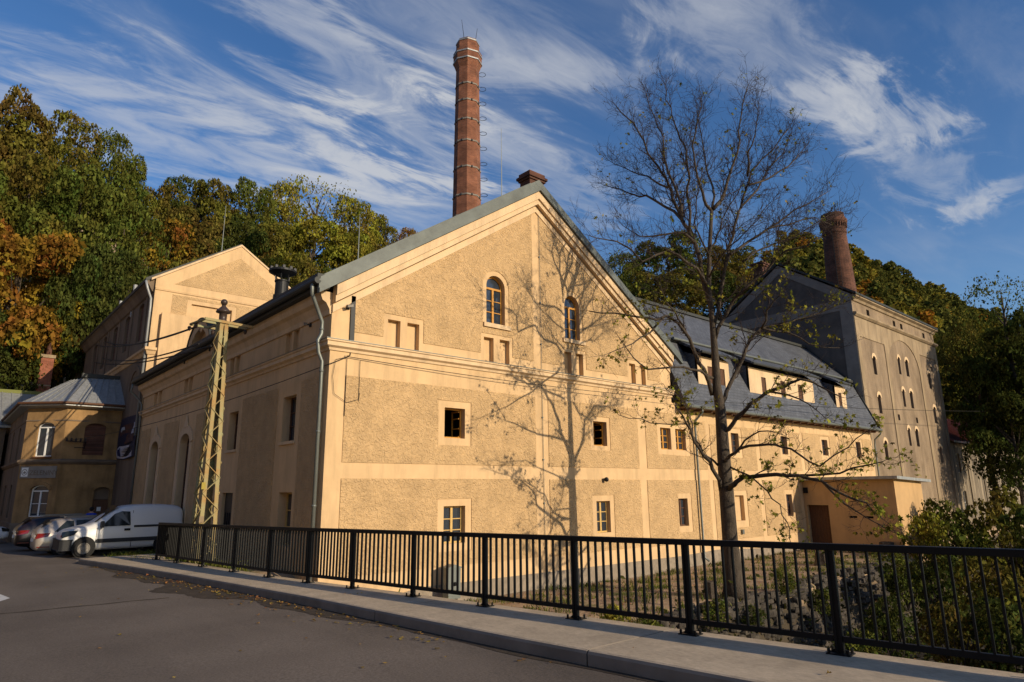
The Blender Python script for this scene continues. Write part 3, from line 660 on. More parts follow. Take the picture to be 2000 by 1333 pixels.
    mb = MB(); o2 = [(PC+(PW+.42)*math.cos(PI*i/16), 5.52+1.69*math.sin(PI*i/16)) for i in range(17)]
    for i in range(16): fprism(mb, FL, [o2[i], o2[i+1], outer[i+1], outer[i]], -2.0, 0.4)
    mb.build('pediment_roof', M['darkroof'], ped)
    # --- window surrounds on the side wall (arched, with a pointed keystone)
    for h in arch:
        mb = MB(); a = 0.34; zs = h['z1']-0.42
        O = arch_pts(h['u0']-a, h['u1']+a, -3.0, h['z1']+a, 0.42+a*0.8, 12); I = arch_pts(h['u0'], h['u1'], -3.0, h['z1'], 0.42, 12)
        for kq in range(2, len(O)-1): fprism(mb, FL, [O[kq], O[kq+1], I[kq+1], I[kq]], 0.0, 0.05)
        for x0, x1 in ((h['u0']-a, h['u0']), (h['u1'], h['u1']+a)): fbox(mb, FL, x0, x1, -3.0, zs, 0.0, 0.05)
        c = (h['u0']+h['u1'])/2; fprism(mb, FL, [(c-0.3, h['z1']+a*0.8), (c+0.3, h['z1']+a*0.8), (c+0.13, h['z1']+0.55), (c, h['z1']+0.78), (c-0.13, h['z1']+0.55)], 0.02, 0.07)
        part(mb, 'window_surround', M['smooth_b'])
    for h in arch:
        w = window(FL, h, -0.30, None, rows=6, fm='wooddark'); w.parent = root; w.matrix_parent_inverse = Matrix.Translation(-T_inv)
    for h in (lw[0], lw[1]): mb = MB(); fbox(mb, FL, h['u0']-0.06, h['u1']+0.06, h['z0']-0.09, h['z0']-0.002, 0.0, 0.06); part(mb, 'sill', M['smooth_b'])
    for h in arcs: mb = MB(); fbox(mb, FG, h['u0']-0.16, h['u1']+0.22, h['z0']-0.15, h['z0']-0.003, 0.0, 0.09); part(mb, 'sill', M['smooth_b'])
    def win(*a, **k2):
        o = window(*a, **k2); o.matrix_parent_inverse = Matrix.Translation(-T_inv); return o
    for h in lw[:2]: win(FL, h, -0.30, root, rows=3, fm='wooddark')
    win(FL, lw[2], -0.30, root, rows=3, fm='woodpale')
    mb = MB(); h = lw[3]; fbox(mb, FL, h['u0'], h['u1'], h['z0'], h['z1'], -0.16, -0.12); fbox(mb, FL, h['u0']+0.08, h['u1']-0.08, -0.62, -0.1, -0.12, -0.10)
    for i in range(5): fbox(mb, FL, h['u0']+0.12+i*0.2, h['u0']+0.145+i*0.2, -2.1, -0.7, -0.12, -0.09)
    dr = part(mb, 'door', M['blackmetal']); mb = MB(); fbox(mb, FL, 25.0, 25.05, -1.25, -1.1, -0.12, -0.05); mb.build('handle', M['pipe'], dr)
    for h in arcs: win(FG, h, -0.22, root, rows=3, fm='wood')
    win(FG, wins[2], -0.22, root, rows=3, fm='woodpale'); win(FG, wins[3], -0.22, root, rows=3, fm='woodpale')
    for h in (wins[0], wins[1]): open_window(FG, h, -0.24, root)
    win(FG, wins[4], -0.22, root, rows=3, fm='wood')
    for o in root.children:
        if o.name.startswith('window') and o.matrix_parent_inverse == Matrix.Identity(4): o.matrix_parent_inverse = Matrix.Translation(-T_inv)
    # --- roof, verge sheets, gutter
    mb = MB(); mb.prism([(7.50, 16.72, 5.72), (16.14, 16.72, 11.48), (24.78, 16.72, 5.72), (24.78, 16.72, 5.92), (16.14, 16.72, 11.68), (7.50, 16.72, 5.92)], (0, 22.45, 0))
    for i in range(36):
        y = 17.2+i*0.6
        mb.bar((7.5, y, 5.95), (16.14, y, 11.71), 0.03, 0.05); mb.bar((24.78, y, 5.95), (16.14, y, 11.71), 0.03, 0.05)
    roof = part(mb, 'roof', M['zinc'])
    mb = MB()
    for sgn in (1, -1):
        for z0, z1, d0, d1 in ((11.22, 11.36, 0.20, 0.36), (11.36, 11.62, 0.20, 0.30)):
            q = [(7.46, z0-kk*8.68), (16.14, z0), (16.14, z1), (7.46, z1-kk*8.68)]
            if sgn < 0: q = [(32.28-x, z) for x, z in q][::-1]
            fprism(mb, FG, q, d0, d1)
    mb.build('verge_sheet', M['zinc'], roof)
    mb = MB(); mb.tube([(7.42, 16.7, 5.80), (7.42, 39.2, 5.78)], 0.10, 10); mb.box((7.5, 16.75, 5.62), (7.8, 39.2, 5.78)); mb.box((7.42, 16.74, 5.88), (7.9, 39.2, 6.02)); mb.build('gutter', M['darkroof'], roof)
    # smoke cowl on the roof
    b = at_y(549, 578, 23.4); mb = MB(); r = 0.24
    mb.lathe([(r+0.05, -0.5), (r+0.05, 0.0), (r, 0.02), (r, 0.52), (r+0.03, 0.53), (r+0.03, 0.58), (r, 0.59)], b, 20)
    for kq in range(6):
        q = kq*PI/3; mb.bar((b.x+r*math.cos(q), b.y+r*math.sin(q), b.z+0.5), (b.x+1.2*r*math.cos(q), b.y+1.2*r*math.sin(q), b.z+0.86), 0.03)
    mb.lathe([(0.30, 0.80), (0.50, 0.90), (0.50, 0.97), (0.43, 1.0), (0.2, 1.05), (0.02, 1.06)], b, 24)
    for kq in range(10):
        q = kq*PI/5; mb.obox((b.x+0.44*math.cos(q)-0.04, b.y+0.44*math.sin(q)-0.04, b.z+0.95), (0.09, 0, 0), (0, 0.09, 0), (0, 0, 0.13))
    mb.build('smoke_cowl', M['blackmetal'], roof)
    mb = MB()                                # brick chimney on the ridge
    mb.box((17.03, 18.2, 10.9), (17.83, 18.8, 12.62)); mb.box((16.97, 18.14, 12.62), (17.89, 18.86, 12.71)); mb.box((16.91, 18.08, 12.71), (17.95, 18.92, 12.82)); mb.box((16.99, 18.16, 12.82), (17.87, 18.84, 12.98))
    mb.build('ridge_chimney', M['brick_dark'], roof)
    for a, c, hgt in (((699, 512), 26, 2.35), ((980, 392), 30, 5.2)):
        p = at_y(*a, c); mb = MB(); mb.tube([(p.x, p.y, p.z-0.8), (p.x, p.y, p.z+hgt)], [0.035, 0.015], 6); mb.build('lightning_rod', M['pipe'], roof)
    # downpipe at the corner
    mb = MB(); mb.tube([(7.42, 16.95, 5.78), (7.36, 16.93, 5.66), (7.38, 16.95, 5.45), (7.62, 17.1, 5.1), (7.84, 17.2, 4.75), (7.84, 17.2, 4.4), (7.74, 17.2, 4.2), (7.78, 17.2, 3.85), (7.90, 17.2, 3.6), (7.90, 17.2, -3.2)], 0.055, 10)
    for z in (4.5, 3.3, 1.6, -0.4): mb.lathe([(0.068, 0), (0.068, 0.05)], (7.90 if z < 4 else 7.84, 17.2, z), 10)
    part(mb, 'downpipe', M['pipe'], smooth=True)
    mb = MB(); mb.tube([(7.42, 39.1, 5.7), (7.4, 39.3, 5.3), (7.75, 39.1, 4.9), (7.92, 39.0, 4.6), (7.92, 39.0, -2.3)], 0.055, 8); part(mb, 'downpipe', M['pipe'], smooth=True)
    mb = MB(); mb.tube([FG.p(16.30, z, 0.035) for z in (-3.2, 0.6, 3.9)], 0.010, 5); mb.tube([FG.p(16.30, z, 0.04) for z in (4.3, 7.5, 10.3)], 0.010, 5)
    for z in (-2.0, -0.5, 1.0, 2.5, 5.2, 6.8, 8.6): mb.obox(FG.p(16.275, z, 0.0), FG.u*0.05, Vector((0, 0, 0.05)), FG.n*0.05)
    part(mb, 'lightning_conductor', M['pipe'])
    mb = MB(); fbox(mb, FG, 8.60, 8.74, 4.26, 5.62, 0.0, 0.05); part(mb, 'expansion_cover', M['blackmetal'])
    mb = MB(); fbox(mb, FL, 36.4, 36.44, -2.3, -0.55, 0.3, 0.34); fbox(mb, FL, 34.9, 36.44, -0.6, -0.55, 0.3, 0.34)
    for i in range(8): fbox(mb, FL, 34.95+i*0.2, 34.97+i*0.2, -2.2, -0.6, 0.31, 0.33)
    part(mb, 'window_guard', M['black'])
    return T
hall()
# ------------------------------------------------------------------ the long wing
def wing():
    T = thing('brewery_wing', 'long low ochre wing with grey slate mansard roof and shed dormers right of the gable', 'building')
    lows = [H(24.26, 24.7, -1.6, -0.45), H(28.85, 29.64, -1.55, -0.38), H(33.87, 34.5, -1.5, -0.39)]
    ups = [H(24.4, 25.16, 1.62, 2.54), H(28.95, 29.65, 1.64, 2.58), H(33.95, 34.6, 1.68, 2.65), H(38.8, 39.55, 1.75, 2.66), H(43.6, 44.34, 1.76, 2.72)]
    lows[0] = H(24.30, 24.98, -1.6, -0.45)
    F = FG; mb = MB(); sheet(mb, F, (24.25, 46.2, -3.7, 3.7), lows+ups, None, -0.004, 0.28, rim=False)
    for r, hs in (((24.25, 26.75, 0.8, 2.95), [H(24.0, 25.45, 1.38, 2.76)]), ((27.1, 31.2, 0.8, 2.9), [H(28.72, 29.9, 1.4, 2.8)]), ((31.6, 36.0, 0.85, 2.9), [H(33.72, 34.85, 1.42, 2.85)]), ((36.4, 40.75, 0.9, 2.95), [H(38.58, 39.8, 1.5, 2.85)]), ((41.15, 45.9, 0.95, 2.95), [H(43.35, 44.6, 1.5, 2.9)]),
                  ((24.25, 26.75, -2.3, 0.33), [H(24.05, 25.25, -1.85, -0.22)]), ((27.1, 31.2, -2.35, 0.33), [H(28.5, 29.95, -1.85, -0.15)]), ((31.6, 35.4, -2.35, 0.33), [H(33.65, 34.75, -1.75, -0.15)])):
        conv = [(r[0], r[2]), (r[1], r[2]), (r[1], r[3]), (r[0], r[3])]
        sheet(mb, F, (r[0]-1, r[1]+1, r[2], r[3]), hs, conv, 0.018, 0.03, 1)
    recess(mb, F, lows[1], -0.2, 0)
    mb.box((24.3, 24.2, -3.6), (46.1, 24.4, 3.6)); mb.box((45.9, 17.3, -3.6), (46.15, 24.2, 3.6))
    mb.build('wall', [M['smooth'], M['rough']], T)
    mb = MB(); fprism(mb, F, [(24.25, -3.7), (36, -3.7), (36, -3.05), (31, -2.9), (27, -2.72), (24.25, -2.8)], 0.0, 0.035); mb.build('plinth', M['plinth'], T)
    for h in ups[:1]: window(F, h, -0.22, T, rows=3, fm='wood')
    for h in ups[1:]: window(F, h, -0.22, T, rows=3, fm='wooddark')
    window(F, lows[0], -0.22, T, rows=3, fm='wooddark'); window(F, lows[2], -0.2, T, rows=3, fm='wooddark')
    mb = MB()
    for h in lows[1:2]: fbox(mb, F, h['u0']+0.25, h['u0']+0.40, -2.15, -1.95, 0.03, 0.12)
    mb.build('vent_box', M['pipe'], T)
    # mansard roof
    P = [(16.46, 3.50), (16.46, 3.60), (17.92, 6.96), (20.8, 9.80), (24.9, 5.8), (25.4, 3.6), (25.3, 3.5), (20.8, 9.55), (18.05, 6.75), (16.75, 3.62)]
    mb = MB(); x0, x1 = 24.62, 46.36
    mb.prism([(x0, y, z) for y, z in P[:5]+P[7:]], (x1-x0, 0, 0))
    mb.prism([(x0, 24.9, 5.8), (x0, 25.4, 3.6), (x0, 24.2, 3.5)], (x1-x0, 0, 0))
    roof = mb.build('roof', M['slate'], T)
    mb = MB(); mb.box((x0, 20.62, 9.74), (x1, 20.98, 9.90)); mb.bar((x1, 16.46, 3.62), (x1, 17.92, 7.0), 0.10, 0.14); mb.bar((x1, 17.92, 7.0), (x1, 20.8, 9.86), 0.10, 0.14)
    mb.box((x0, 17.72, 6.83), (x1, 17.95, 6.99)); mb.build('flashing', M['darkroof'], roof)
    mb = MB(); mb.tube([(x0, 16.40, 3.52), (x1+0.1, 16.40, 3.56)], 0.085, 8); mb.tube([(25.6, 17.62, 6.93), (45.6, 17.62, 6.93)], 0.07, 8); mb.build('gutter', M['pipe'], roof)
    mb = MB()                                   # rafter ends under the eave
    for i in range(25): x = 25.0+i*0.87; mb.bar((x, 16.55, 3.42), (x, 17.0, 3.46), 0.10, 0.13)
    mb.box((x0, 16.5, 3.46), (x1, 17.05, 3.50)); mb.build('rafter_ends', M['wooddark'], roof)
    for a, b, ws in ((26.45, 29.2, [(27.3, 27.8), (28.3, 28.8)]), (31.1, 38.4, [(32.36, 32.84), (34.42, 34.95), (36.45, 37.02)]), (41.38, 42.9, [(41.8, 42.25)])):
        Fd = Face((0, 16.96, 0), (1, 0, 0), (0, -1, 0)); hs = [H(p, q, 4.62, 5.68) for p, q in ws]
        mb = MB(); sheet(mb, Fd, (a, b, 4.66, 6.1), [H(h['u0'], h['u1'], 4.70, 5.68) for h in hs], None, 0, 0.12)
        o = mb.build('dormer', M['smooth_b'], T)
        mb = MB()
        for x, s in ((a, 1), (b, -1)): mb.prism([(x, 16.98, 4.66), (x, 16.98, 6.1), (x, 18.0, 6.55), (x, 17.9, 6.9)], (0.05*s, 0, 0))
        mb.prism([(a-0.2, 16.62, 6.18), (a-0.2, 16.62, 6.30), (a-0.2, 17.9, 7.0), (a-0.2, 17.9, 6.86)], (b-a+0.4, 0, 0)); mb.build('dormer_roof', M['slate'], o)
        mb = MB(); mb.tube([(a-0.2, 16.56, 6.2), (b+0.2, 16.56, 6.2)], 0.06, 8); mb.build('gutter', M['darkroof'], o)
        for h in hs:
            mb = MB(); fbox(mb, Fd, h['u0'], h['u1'], 4.7, h['z1'], -0.1, -0.06)
            for i in range(1, 4): u = h['u0']+(h['u1']-h['u0'])*i/4; fbox(mb, Fd, u-0.008, u+0.008, 4.72, h['z1']-0.02, -0.06, -0.05)
            mb.build('shutter', M['wooddark'], o)
    for x in (25.74, 46.28):
        mb = MB(); mb.tube([(x, 16.42, 3.5), (x, 16.42, 3.3), (x, 16.82, 2.95), (x, 16.86, 2.6), (x, 16.86, -2.95), (x+0.12, 16.7, -3.1)], 0.05, 8); mb.build('downpipe', M['pipe'], T, smooth=True)
wing()
# ------------------------------------------------------------------ annex shed
def annex():
    T = thing('annex_shed', 'low flat-roofed tan annex with dark doorway in front of the long wing', 'shed')
    FX = Face((35.8, 0, 0), (0, 1, 0), (-1, 0, 0)); FF = Face((0, 12.4, 0), (1, 0, 0), (0, -1, 0)); mb = MB()
    dh = H(15.72, 16.86, -3.3, -0.97); vents = [H(14.33, 14.72, -1.60, -1.49), H(13.55, 13.97, -1.60, -1.49)]
    sheet(mb, FX, (12.4, 17.0, -3.9, 0.46), [dh]+vents, None, 0, 0.3, rim=False)
    sheet(mb, FF, (35.8, 39.6, -4.6, 0.36), [], None, 0, 0.3, rim=False)
    mb.box((39.3, 12.7, -4.6), (39.6, 17.0, 0.3)); mb.build('wall', M['annex'], T)
    mb = MB(); fbox(mb, FX, 15.7, 16.88, -3.3, -0.95, -0.28, -0.24)
    for i in range(7): fbox(mb, FX, 15.74+i*0.16, 15.87+i*0.16, -3.25, -1.0, -0.24, -0.225)
    mb.build('door', M['wooddark'], T)
    for h in vents: mb = MB(); fbox(mb, FX, h['u0'], h['u1'], h['z0'], h['z1'], -0.3, -0.2); mb.build('vent', M['dark'], T)
    for y, z in ((14.48, -2.34), (13.77, -2.31)): mb = MB(); mb.tube([(35.83, y, z), (35.79, y, z)], 0.07, 10); mb.build('weep_hole', M['dark'], T)
    mb = MB(); fbox(mb, FX, 16.72, 16.95, -0.35, -0.05, 0.0, 0.06); mb.build('switch_box', M['dark'], T)
    mb = MB(); mb.prism([(35.45, 12.1, 0.33), (40.2, 12.1, 0.16), (40.2, 12.1, 0.30), (35.45, 12.1, 0.47)], (0, 4.88, 0)); mb.build('roof', M['zincroof'], T)
annex()
# ------------------------------------------------------------------ grain tower
def tower():
    T = thing('malt_tower', 'tall weathered malt house with narrow arched windows and a dark grey side wall', 'building')
    F = Face((0, 17.2, 0), (1, 0, 0), (0, -1, 0)); X0, X1 = 46.45, 63.1
    A = [(48.83, 49.38, z) for z in (8.96, 6.22, 3.04)]+[(a, b, z) for z in (9.5, 7.05, 4.17) for a, b in ((53.75, 54.22), (55.3, 55.9))]+[(60.2, 60.82, z) for z in (9.0, 6.2, 3.02)]
    hs = [H(a, b, z-1.33, z, 0.2) for a, b, z in A]
    sq = [H(52.2, 52.6, 4.62, 5.05), H(55.9, 56.3, 4.62, 5.05), H(61.3, 61.6, 9.2, 9.6)]+[H(a, a+0.5, 11.92, 12.36) for a in (48.9, 53.9, 55.4, 60.4)]
    mb = MB(); sheet(mb, F, (X0, X1, -4.0, 13.0), hs+sq, None, 0, 0.3, 0, rim=False)
    for h in hs: recess(mb, F, h, -0.28, 0)
    # smooth pilasters, frieze and spandrels stand proud
    for a, b in ((46.45, 47.0), (51.35, 51.85), (58.25, 58.75), (62.55, 63.1)): fbox(mb, F, a, b, -4.0, 11.45, 0.0, 0.05, 1)
    fbox(mb, F, 47.0, 51.35, 10.1, 11.45, 0.0, 0.048, 1); fbox(mb, F, 58.75, 62.55, 10.3, 11.45, 0.0, 0.048, 1)
    K = 14
    for k in range(K):
        a0, a1 = PI*k/K, PI*(k+1)/K; c = 55.05
        p0, p1 = (c+3.2*math.cos(a0), 8.6+2.3*math.sin(a0)), (c+3.2*math.cos(a1), 8.6+2.3*math.sin(a1))
        fprism(mb, F, [p1, p0, (p0[0], 11.45), (p1[0], 11.45)], 0.0, 0.048, 1)
    for h in hs:                                   # pale heads over the windows
        u0, u1, zz = h['u0'], h['u1'], h['z1']; c = (u0+u1)/2
        O = arch_pts(u0-0.17, u1+0.17, zz-0.35, zz+0.22, 0.42, 8); I = arch_pts(u0, u1, zz-0.35, zz, 0.2, 8)
        for k in range(2, len(O)-1): fprism(mb, F, [O[k], O[k+1], I[k+1], I[k]], 0.0, 0.035, 2)
    mb.box((62.8, 17.5, -4), (63.09, 27, 12.9)); mb.box((46.6, 26.8, -4), (63, 27.1, 12.9))
    mb.build('wall', [M['towerrough'], M['towersmooth'], M['smooth_b']], T)
    mb = MB(); mb.sweep([(46.47, 17.2), (63.1, 17.2), (63.1, 26)], [(-0.02, 11.45), (0.10, 11.5), (0.22, 11.62), (0.22, 11.74), (-0.02, 11.82)])
    mb.sweep([(46.47, 17.2), (63.1, 17.2), (63.1, 26)], [(-0.02, 12.55), (0.10, 12.6), (0.16, 12.75), (0.34, 12.85), (0.34, 12.98), (-0.02, 13.02)]); mb.build('cornice', M['towersmooth'], T)
    for h in hs: window(F, H(h['u0'], h['u1'], h['z0'], h['z1'], 0.2), -0.24, T, rows=3, fm='wooddark')
    for h in sq: mb = MB(); fbox(mb, F, h['u0'], h['u1'], h['z0'], h['z1'], -0.25, -0.2); mb.build('hatch', M['dark'], T)
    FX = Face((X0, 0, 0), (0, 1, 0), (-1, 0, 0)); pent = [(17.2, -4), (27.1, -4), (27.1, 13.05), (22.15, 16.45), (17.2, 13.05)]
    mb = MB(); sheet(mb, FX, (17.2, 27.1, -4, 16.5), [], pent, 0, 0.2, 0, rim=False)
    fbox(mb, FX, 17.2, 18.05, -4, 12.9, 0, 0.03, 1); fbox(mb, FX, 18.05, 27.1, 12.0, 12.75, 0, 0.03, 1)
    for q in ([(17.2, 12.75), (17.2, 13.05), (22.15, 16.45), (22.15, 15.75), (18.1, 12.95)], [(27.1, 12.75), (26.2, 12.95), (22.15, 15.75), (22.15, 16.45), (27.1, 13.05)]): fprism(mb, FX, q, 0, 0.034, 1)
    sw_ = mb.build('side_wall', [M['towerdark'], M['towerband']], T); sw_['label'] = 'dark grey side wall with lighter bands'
    mb = MB(); mb.prism([(46.3, 16.8, 12.95), (46.3, 22.15, 16.55), (46.3, 27.5, 12.95), (46.3, 27.5, 13.1), (46.3, 22.15, 16.72), (46.3, 16.8, 13.1)], (17.0, 0, 0)); r = mb.build('roof', M['darkroof'], T)
    mb = MB(); mb.box((46.9, 23.6, 14.6), (47.7, 24.4, 17.0)); mb.box((46.82, 23.52, 17.0), (47.78, 24.48, 17.15)); mb.box((46.75, 23.45, 17.15), (47.85, 24.55, 17.3)); mb.build('roof_chimney', M['brick_dark'], r)
tower()
# ------------------------------------------------------------------ chimneys
def stacks():
    c = Vector((30.25, 40.0, 0)); T = thing('octagonal_chimney', 'tall octagonal red brick factory chimney with steel hoops behind the gable', 'chimney', c)
    n = 8; a0 = math.radians(22.5-15)
    def R(z): return 1.20-(z-20)*0.0135
    mb = MB(); mb.lathe([(R(-3), -3), (R(20), 20), (R(35.4), 35.4), (R(35.4)+0.22, 36.0), (R(36)+0.26, 37.1), (R(36)+0.02, 37.25), (R(36)+0.02, 38.2), (R(36)-0.3, 38.25), (R(36)-0.32, 37.0)], (0, 0, 0), n, 0, a0); mb.build('shaft', M['brick_stack'], T)
    for z in (21.6, 23.4, 25.9, 28.3, 30.3, 32.1, 33.7):
        mb = MB(); mb.lathe([(R(z)+0.005, 0), (R(z)+0.05, 0.0), (R(z)+0.05, 0.13), (R(z)+0.005, 0.13)], (0, 0, z), n, 0, a0)
        for k in range(n): q = a0+PI/8+2*PI*k/n; r = R(z)*math.cos(PI/8)+0.06; mb.obox((r*math.cos(q)-0.05, r*math.sin(q)-0.05, z-0.02), (0.10, 0, 0), (0, 0.10, 0), (0, 0, 0.17), 1)
        mb.build('hoop', [M['towerband'], M['blackmetal']], T)
    for z in (36.05, 36.75, 38.0):
        mb = MB(); rr = R(36)+(0.27 if z < 37.5 else 0.03); mb.lathe([(rr-0.06, 0), (rr+0.03, 0), (rr+0.03, 0.12), (rr-0.06, 0.12)], (0, 0, z), n, 0, a0); mb.build('hoop', M['zincroof'], T)
    for i in range(10):                             # climbing guard loops on the far right side
        z = 22.6+i*1.42; q0 = math.radians(-25); cx, cy = (R(z)+0.0)*math.cos(q0), (R(z)+0.0)*math.sin(q0); mb = MB()
        mb.tube([(cx+0.62*math.cos(q0+s)*max(0.0, math.cos(s)), cy+0.62*math.sin(q0+s)*max(0.0, math.cos(s)), z) for s in [(-PI/2+PI*k/10) for k in range(11)]], 0.022, 5); mb.build('ladder_hoop', M['blackmetal'], T)
    for s in (-0.6, 0.55):
        mb = MB(); mb.tube([(s, -0.3, 38.1), (s*1.5, -0.3, 40.0)], [0.03, 0.015], 5); mb.build('lightning_rod', M['blackmetal'], T)
    c = Vector((68.0, 26.0, 0)); T = thing('round_chimney', 'short round sooty brick chimney behind the malt tower roof', 'chimney', c)
    def R2(z): return 1.36-(z-20)*0.042
    mb = MB(); mb.lathe([(R2(0), -3), (R2(20), 20), (R2(25.6), 25.6), (R2(25.6)+0.06, 25.7), (R2(25.6)+0.06, 26.6), (R2(25.6)+0.24, 26.95), (R2(25.6)+0.24, 27.2), (R2(25.6)+0.05, 27.45), (R2(25.6)-0.02, 27.95), (R2(25.6)-0.3, 28.0)], (0, 0, 0), 28, 0); mb.build('shaft', M['brick_dark'], T)
    mb = MB()
    for k in range(28): q = 2*PI*k/28; r = R2(25.6)+0.10; mb.obox((r*math.cos(q)-0.06, r*math.sin(q)-0.06, 26.35), (0.12, 0, 0), (0, 0.12, 0), (0, 0, 0.55))
    mb.build('corbel', M['brick_dark'], T)
    mb = MB(); q = math.radians(200); rx, ry = math.cos(q), math.sin(q)
    for s in (-0.2, 0.2): mb.tube([((R2(19)+0.14)*rx-ry*s, (R2(19)+0.14)*ry+rx*s, 18), ((R2(26)+0.14)*rx-ry*s, (R2(26)+0.14)*ry+rx*s, 26)], 0.025, 5)
    for i in range(26): z = 18+i*0.31; r = R2(z)+0.14; mb.tube([(r*rx+ry*0.2, r*ry-rx*0.2, z), (r*rx-ry*0.2, r*ry+rx*0.2, z)], 0.018, 4)
    mb.build('ladder', M['blackmetal'], T)
    for s, hgt in ((-0.7, 0.9), (0.25, 1.5), (0.8, 0.9)):
        mb = MB(); mb.tube([(s, -0.6, 27.7), (s, -0.6, 28+hgt)], 0.03, 5); mb.build('lightning_rod', M['blackmetal'], T)
stacks()
# ------------------------------------------------------------------ old buildings at the far left
def rear_house():
    T = thing('rear_gabled_house', 'tall house behind the hall with a renovated ochre gable and a sooty unrestored side wall', 'building')
    F = Face((0, 39.32, 0), (1, 0, 0), (0, -1, 0)); FX = Face((7.98, 0, 0), (0, 1, 0), (-1, 0, 0)); X0, X1, XC = 7.98, 16.9, 12.44
    pent = [(X0, 4.2), (X1, 4.2), (X1, 11.75), (XC, 14.72), (X0, 11.75)]
    mb = MB(); sheet(mb, F, (X0, X1, 4.2, 14.8), [H(9.95, 12.2, 8.0, 10.62)], pent, 0, 0.2, 0, rim=False); fbox(mb, F, 9.9, 12.25, 7.95, 10.7, -0.18, -0.15)
    sheet(mb, F, (8.9, 16.4, 8.35, 11.0), [H(9.7, 12.45, 8.3, 10.85)], None, 0.02, 0.03, 1)
    tri = [(8.95, 11.62), (15.95, 11.62), (XC, 13.98)]; sheet(mb, F, (8.9, 16, 11.62, 14.0), [], tri, 0.02, 0.03, 1)
    mb.box((16.7, 39.5, 4), (16.88, 61, 11.7)); mb.box((8.2, 60.8, 0), (16.8, 61, 11.7)); mb.build('gable_wall', [M['smooth'], M['rough']], T)
    mb = MB(); mb.sweep([(X0, 61), (X0, 39.32), (X1, 39.32)], [(-0.02, 7.4), (0.05, 7.42), (0.12, 7.6), (0.2, 7.66), (0.2, 7.8), (-0.02, 7.86)])
    mb.sweep([(X0-0.0, 39.33), (X1, 39.32)], [(-0.02, 11.1), (0.06, 11.12), (0.08, 11.22), (-0.02, 11.26)])
    mb.build('cornice', M['smooth'], T)
    mb = MB(); wins = [H(y, y+1.25, 8.6, 10.9, 0.2) for y in (41.6, 45.2, 48.8, 52.4, 56.0)]; lw = [H(y, y+1.5, 1.4, 4.6, 0.6) for y in (46.0, 49.6, 53.2)]; big = [H(40.6, 42.6, 4.8, 7.0, 0.9)]
    sheet(mb, FX, (39.32, 61, -3, 11.75), wins+lw, None, 0, 0.25, 0, rim=False)
    for h in wins: recess(mb, FX, h, -0.14, 1)
    for h in lw: recess(mb, FX, h, -0.2, 2)
    for yy in (40.7, 44.3, 47.9, 51.5, 55.1): fbox(mb, FX, yy, yy+0.35, 7.9, 11.3, 0.0, 0.05, 0)
    O = arch_pts(40.2, 43.0, 4.6, 7.1, 1.3, 10); I = arch_pts(40.5, 42.7, 4.6, 6.8, 1.05, 10)
    for k in range(2, len(O)-1): fprism(mb, FX, [O[k], O[k+1], I[k+1], I[k]], 0, 0.06, 0)
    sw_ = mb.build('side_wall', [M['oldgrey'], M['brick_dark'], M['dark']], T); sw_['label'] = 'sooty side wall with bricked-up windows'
    mb = MB(); mb.sweep([(X0, 61), (X0, 39.5)], [(-0.02, 11.0), (0.1, 11.05), (0.3, 11.4), (0.42, 11.5), (0.42, 11.7), (-0.02, 11.75)]); mb.build('eave_cornice', M['oldgrey'], T)
    mb = MB(); mb.prism([(7.5, 39.45, 11.55), (XC, 39.45, 14.72), (17.4, 39.45, 11.55), (17.4, 39.45, 11.72), (XC, 39.45, 14.95), (7.5, 39.45, 11.75)], (0, 21.7, 0)); r = mb.build('roof', M['darkroof'], T)
    mb = MB()
    for s in (1, -1):
        q = [(7.75, 11.62), (XC, 14.74), (XC, 14.86), (7.75, 11.75)]
        if s < 0: q = [(2*XC-x, z) for x, z in q][::-1]
        fprism(mb, F, q, -0.2, 0.05)
    mb.build('verge_sheet', M['smooth_b'], r)
    mb = MB(); mb.tube([(7.55, 39.6, 11.6), (7.5, 39.35, 11.5), (7.6, 39.3, 11.1), (7.85, 39.45, 10.6), (7.88, 39.5, 10.2), (7.88, 39.5, 3)], 0.07, 8); mb.build('downpipe', M['zincroof'], T, smooth=True)
    for p, y in (((263, 575), 45.0), ((235, 605), 50.0)):
        q = at_y(*p, y); mb = MB(); mb.tube([(q.x, q.y, q.z-1.5), (q.x, q.y, q.z+0.6)], 0.12, 8); mb.build('vent_pipe', M['zincroof'], r)
    q = at_y(433, 490, 42); mb = MB(); mb.tube([(q.x, q.y, q.z-1), (q.x, q.y, q.z+3.1)], [0.035, 0.015], 5); mb.build('lightning_rod', M['pipe'], r)
rear_house()
def text_mesh(name, body, size, mt, parent, mw):
    cu = D.curves.new(name, 'FONT'); cu.body = body; cu.size = size; cu.extrude = 0.004; cu.align_x = 'LEFT'; cu.resolution_u = 2
    o = D.objects.new(name, cu); link(o); dg = C.evaluated_depsgraph_get(); me = D.meshes.new_from_object(o.evaluated_get(dg)); D.objects.remove(o)
    me.materials.clear(); me.materials.append(mt); p = D.objects.new(name, me); link(p); p.matrix_world = mw
    if parent: p.parent = parent; p.matrix_parent_inverse = parent.matrix_world.inverted()
    return p
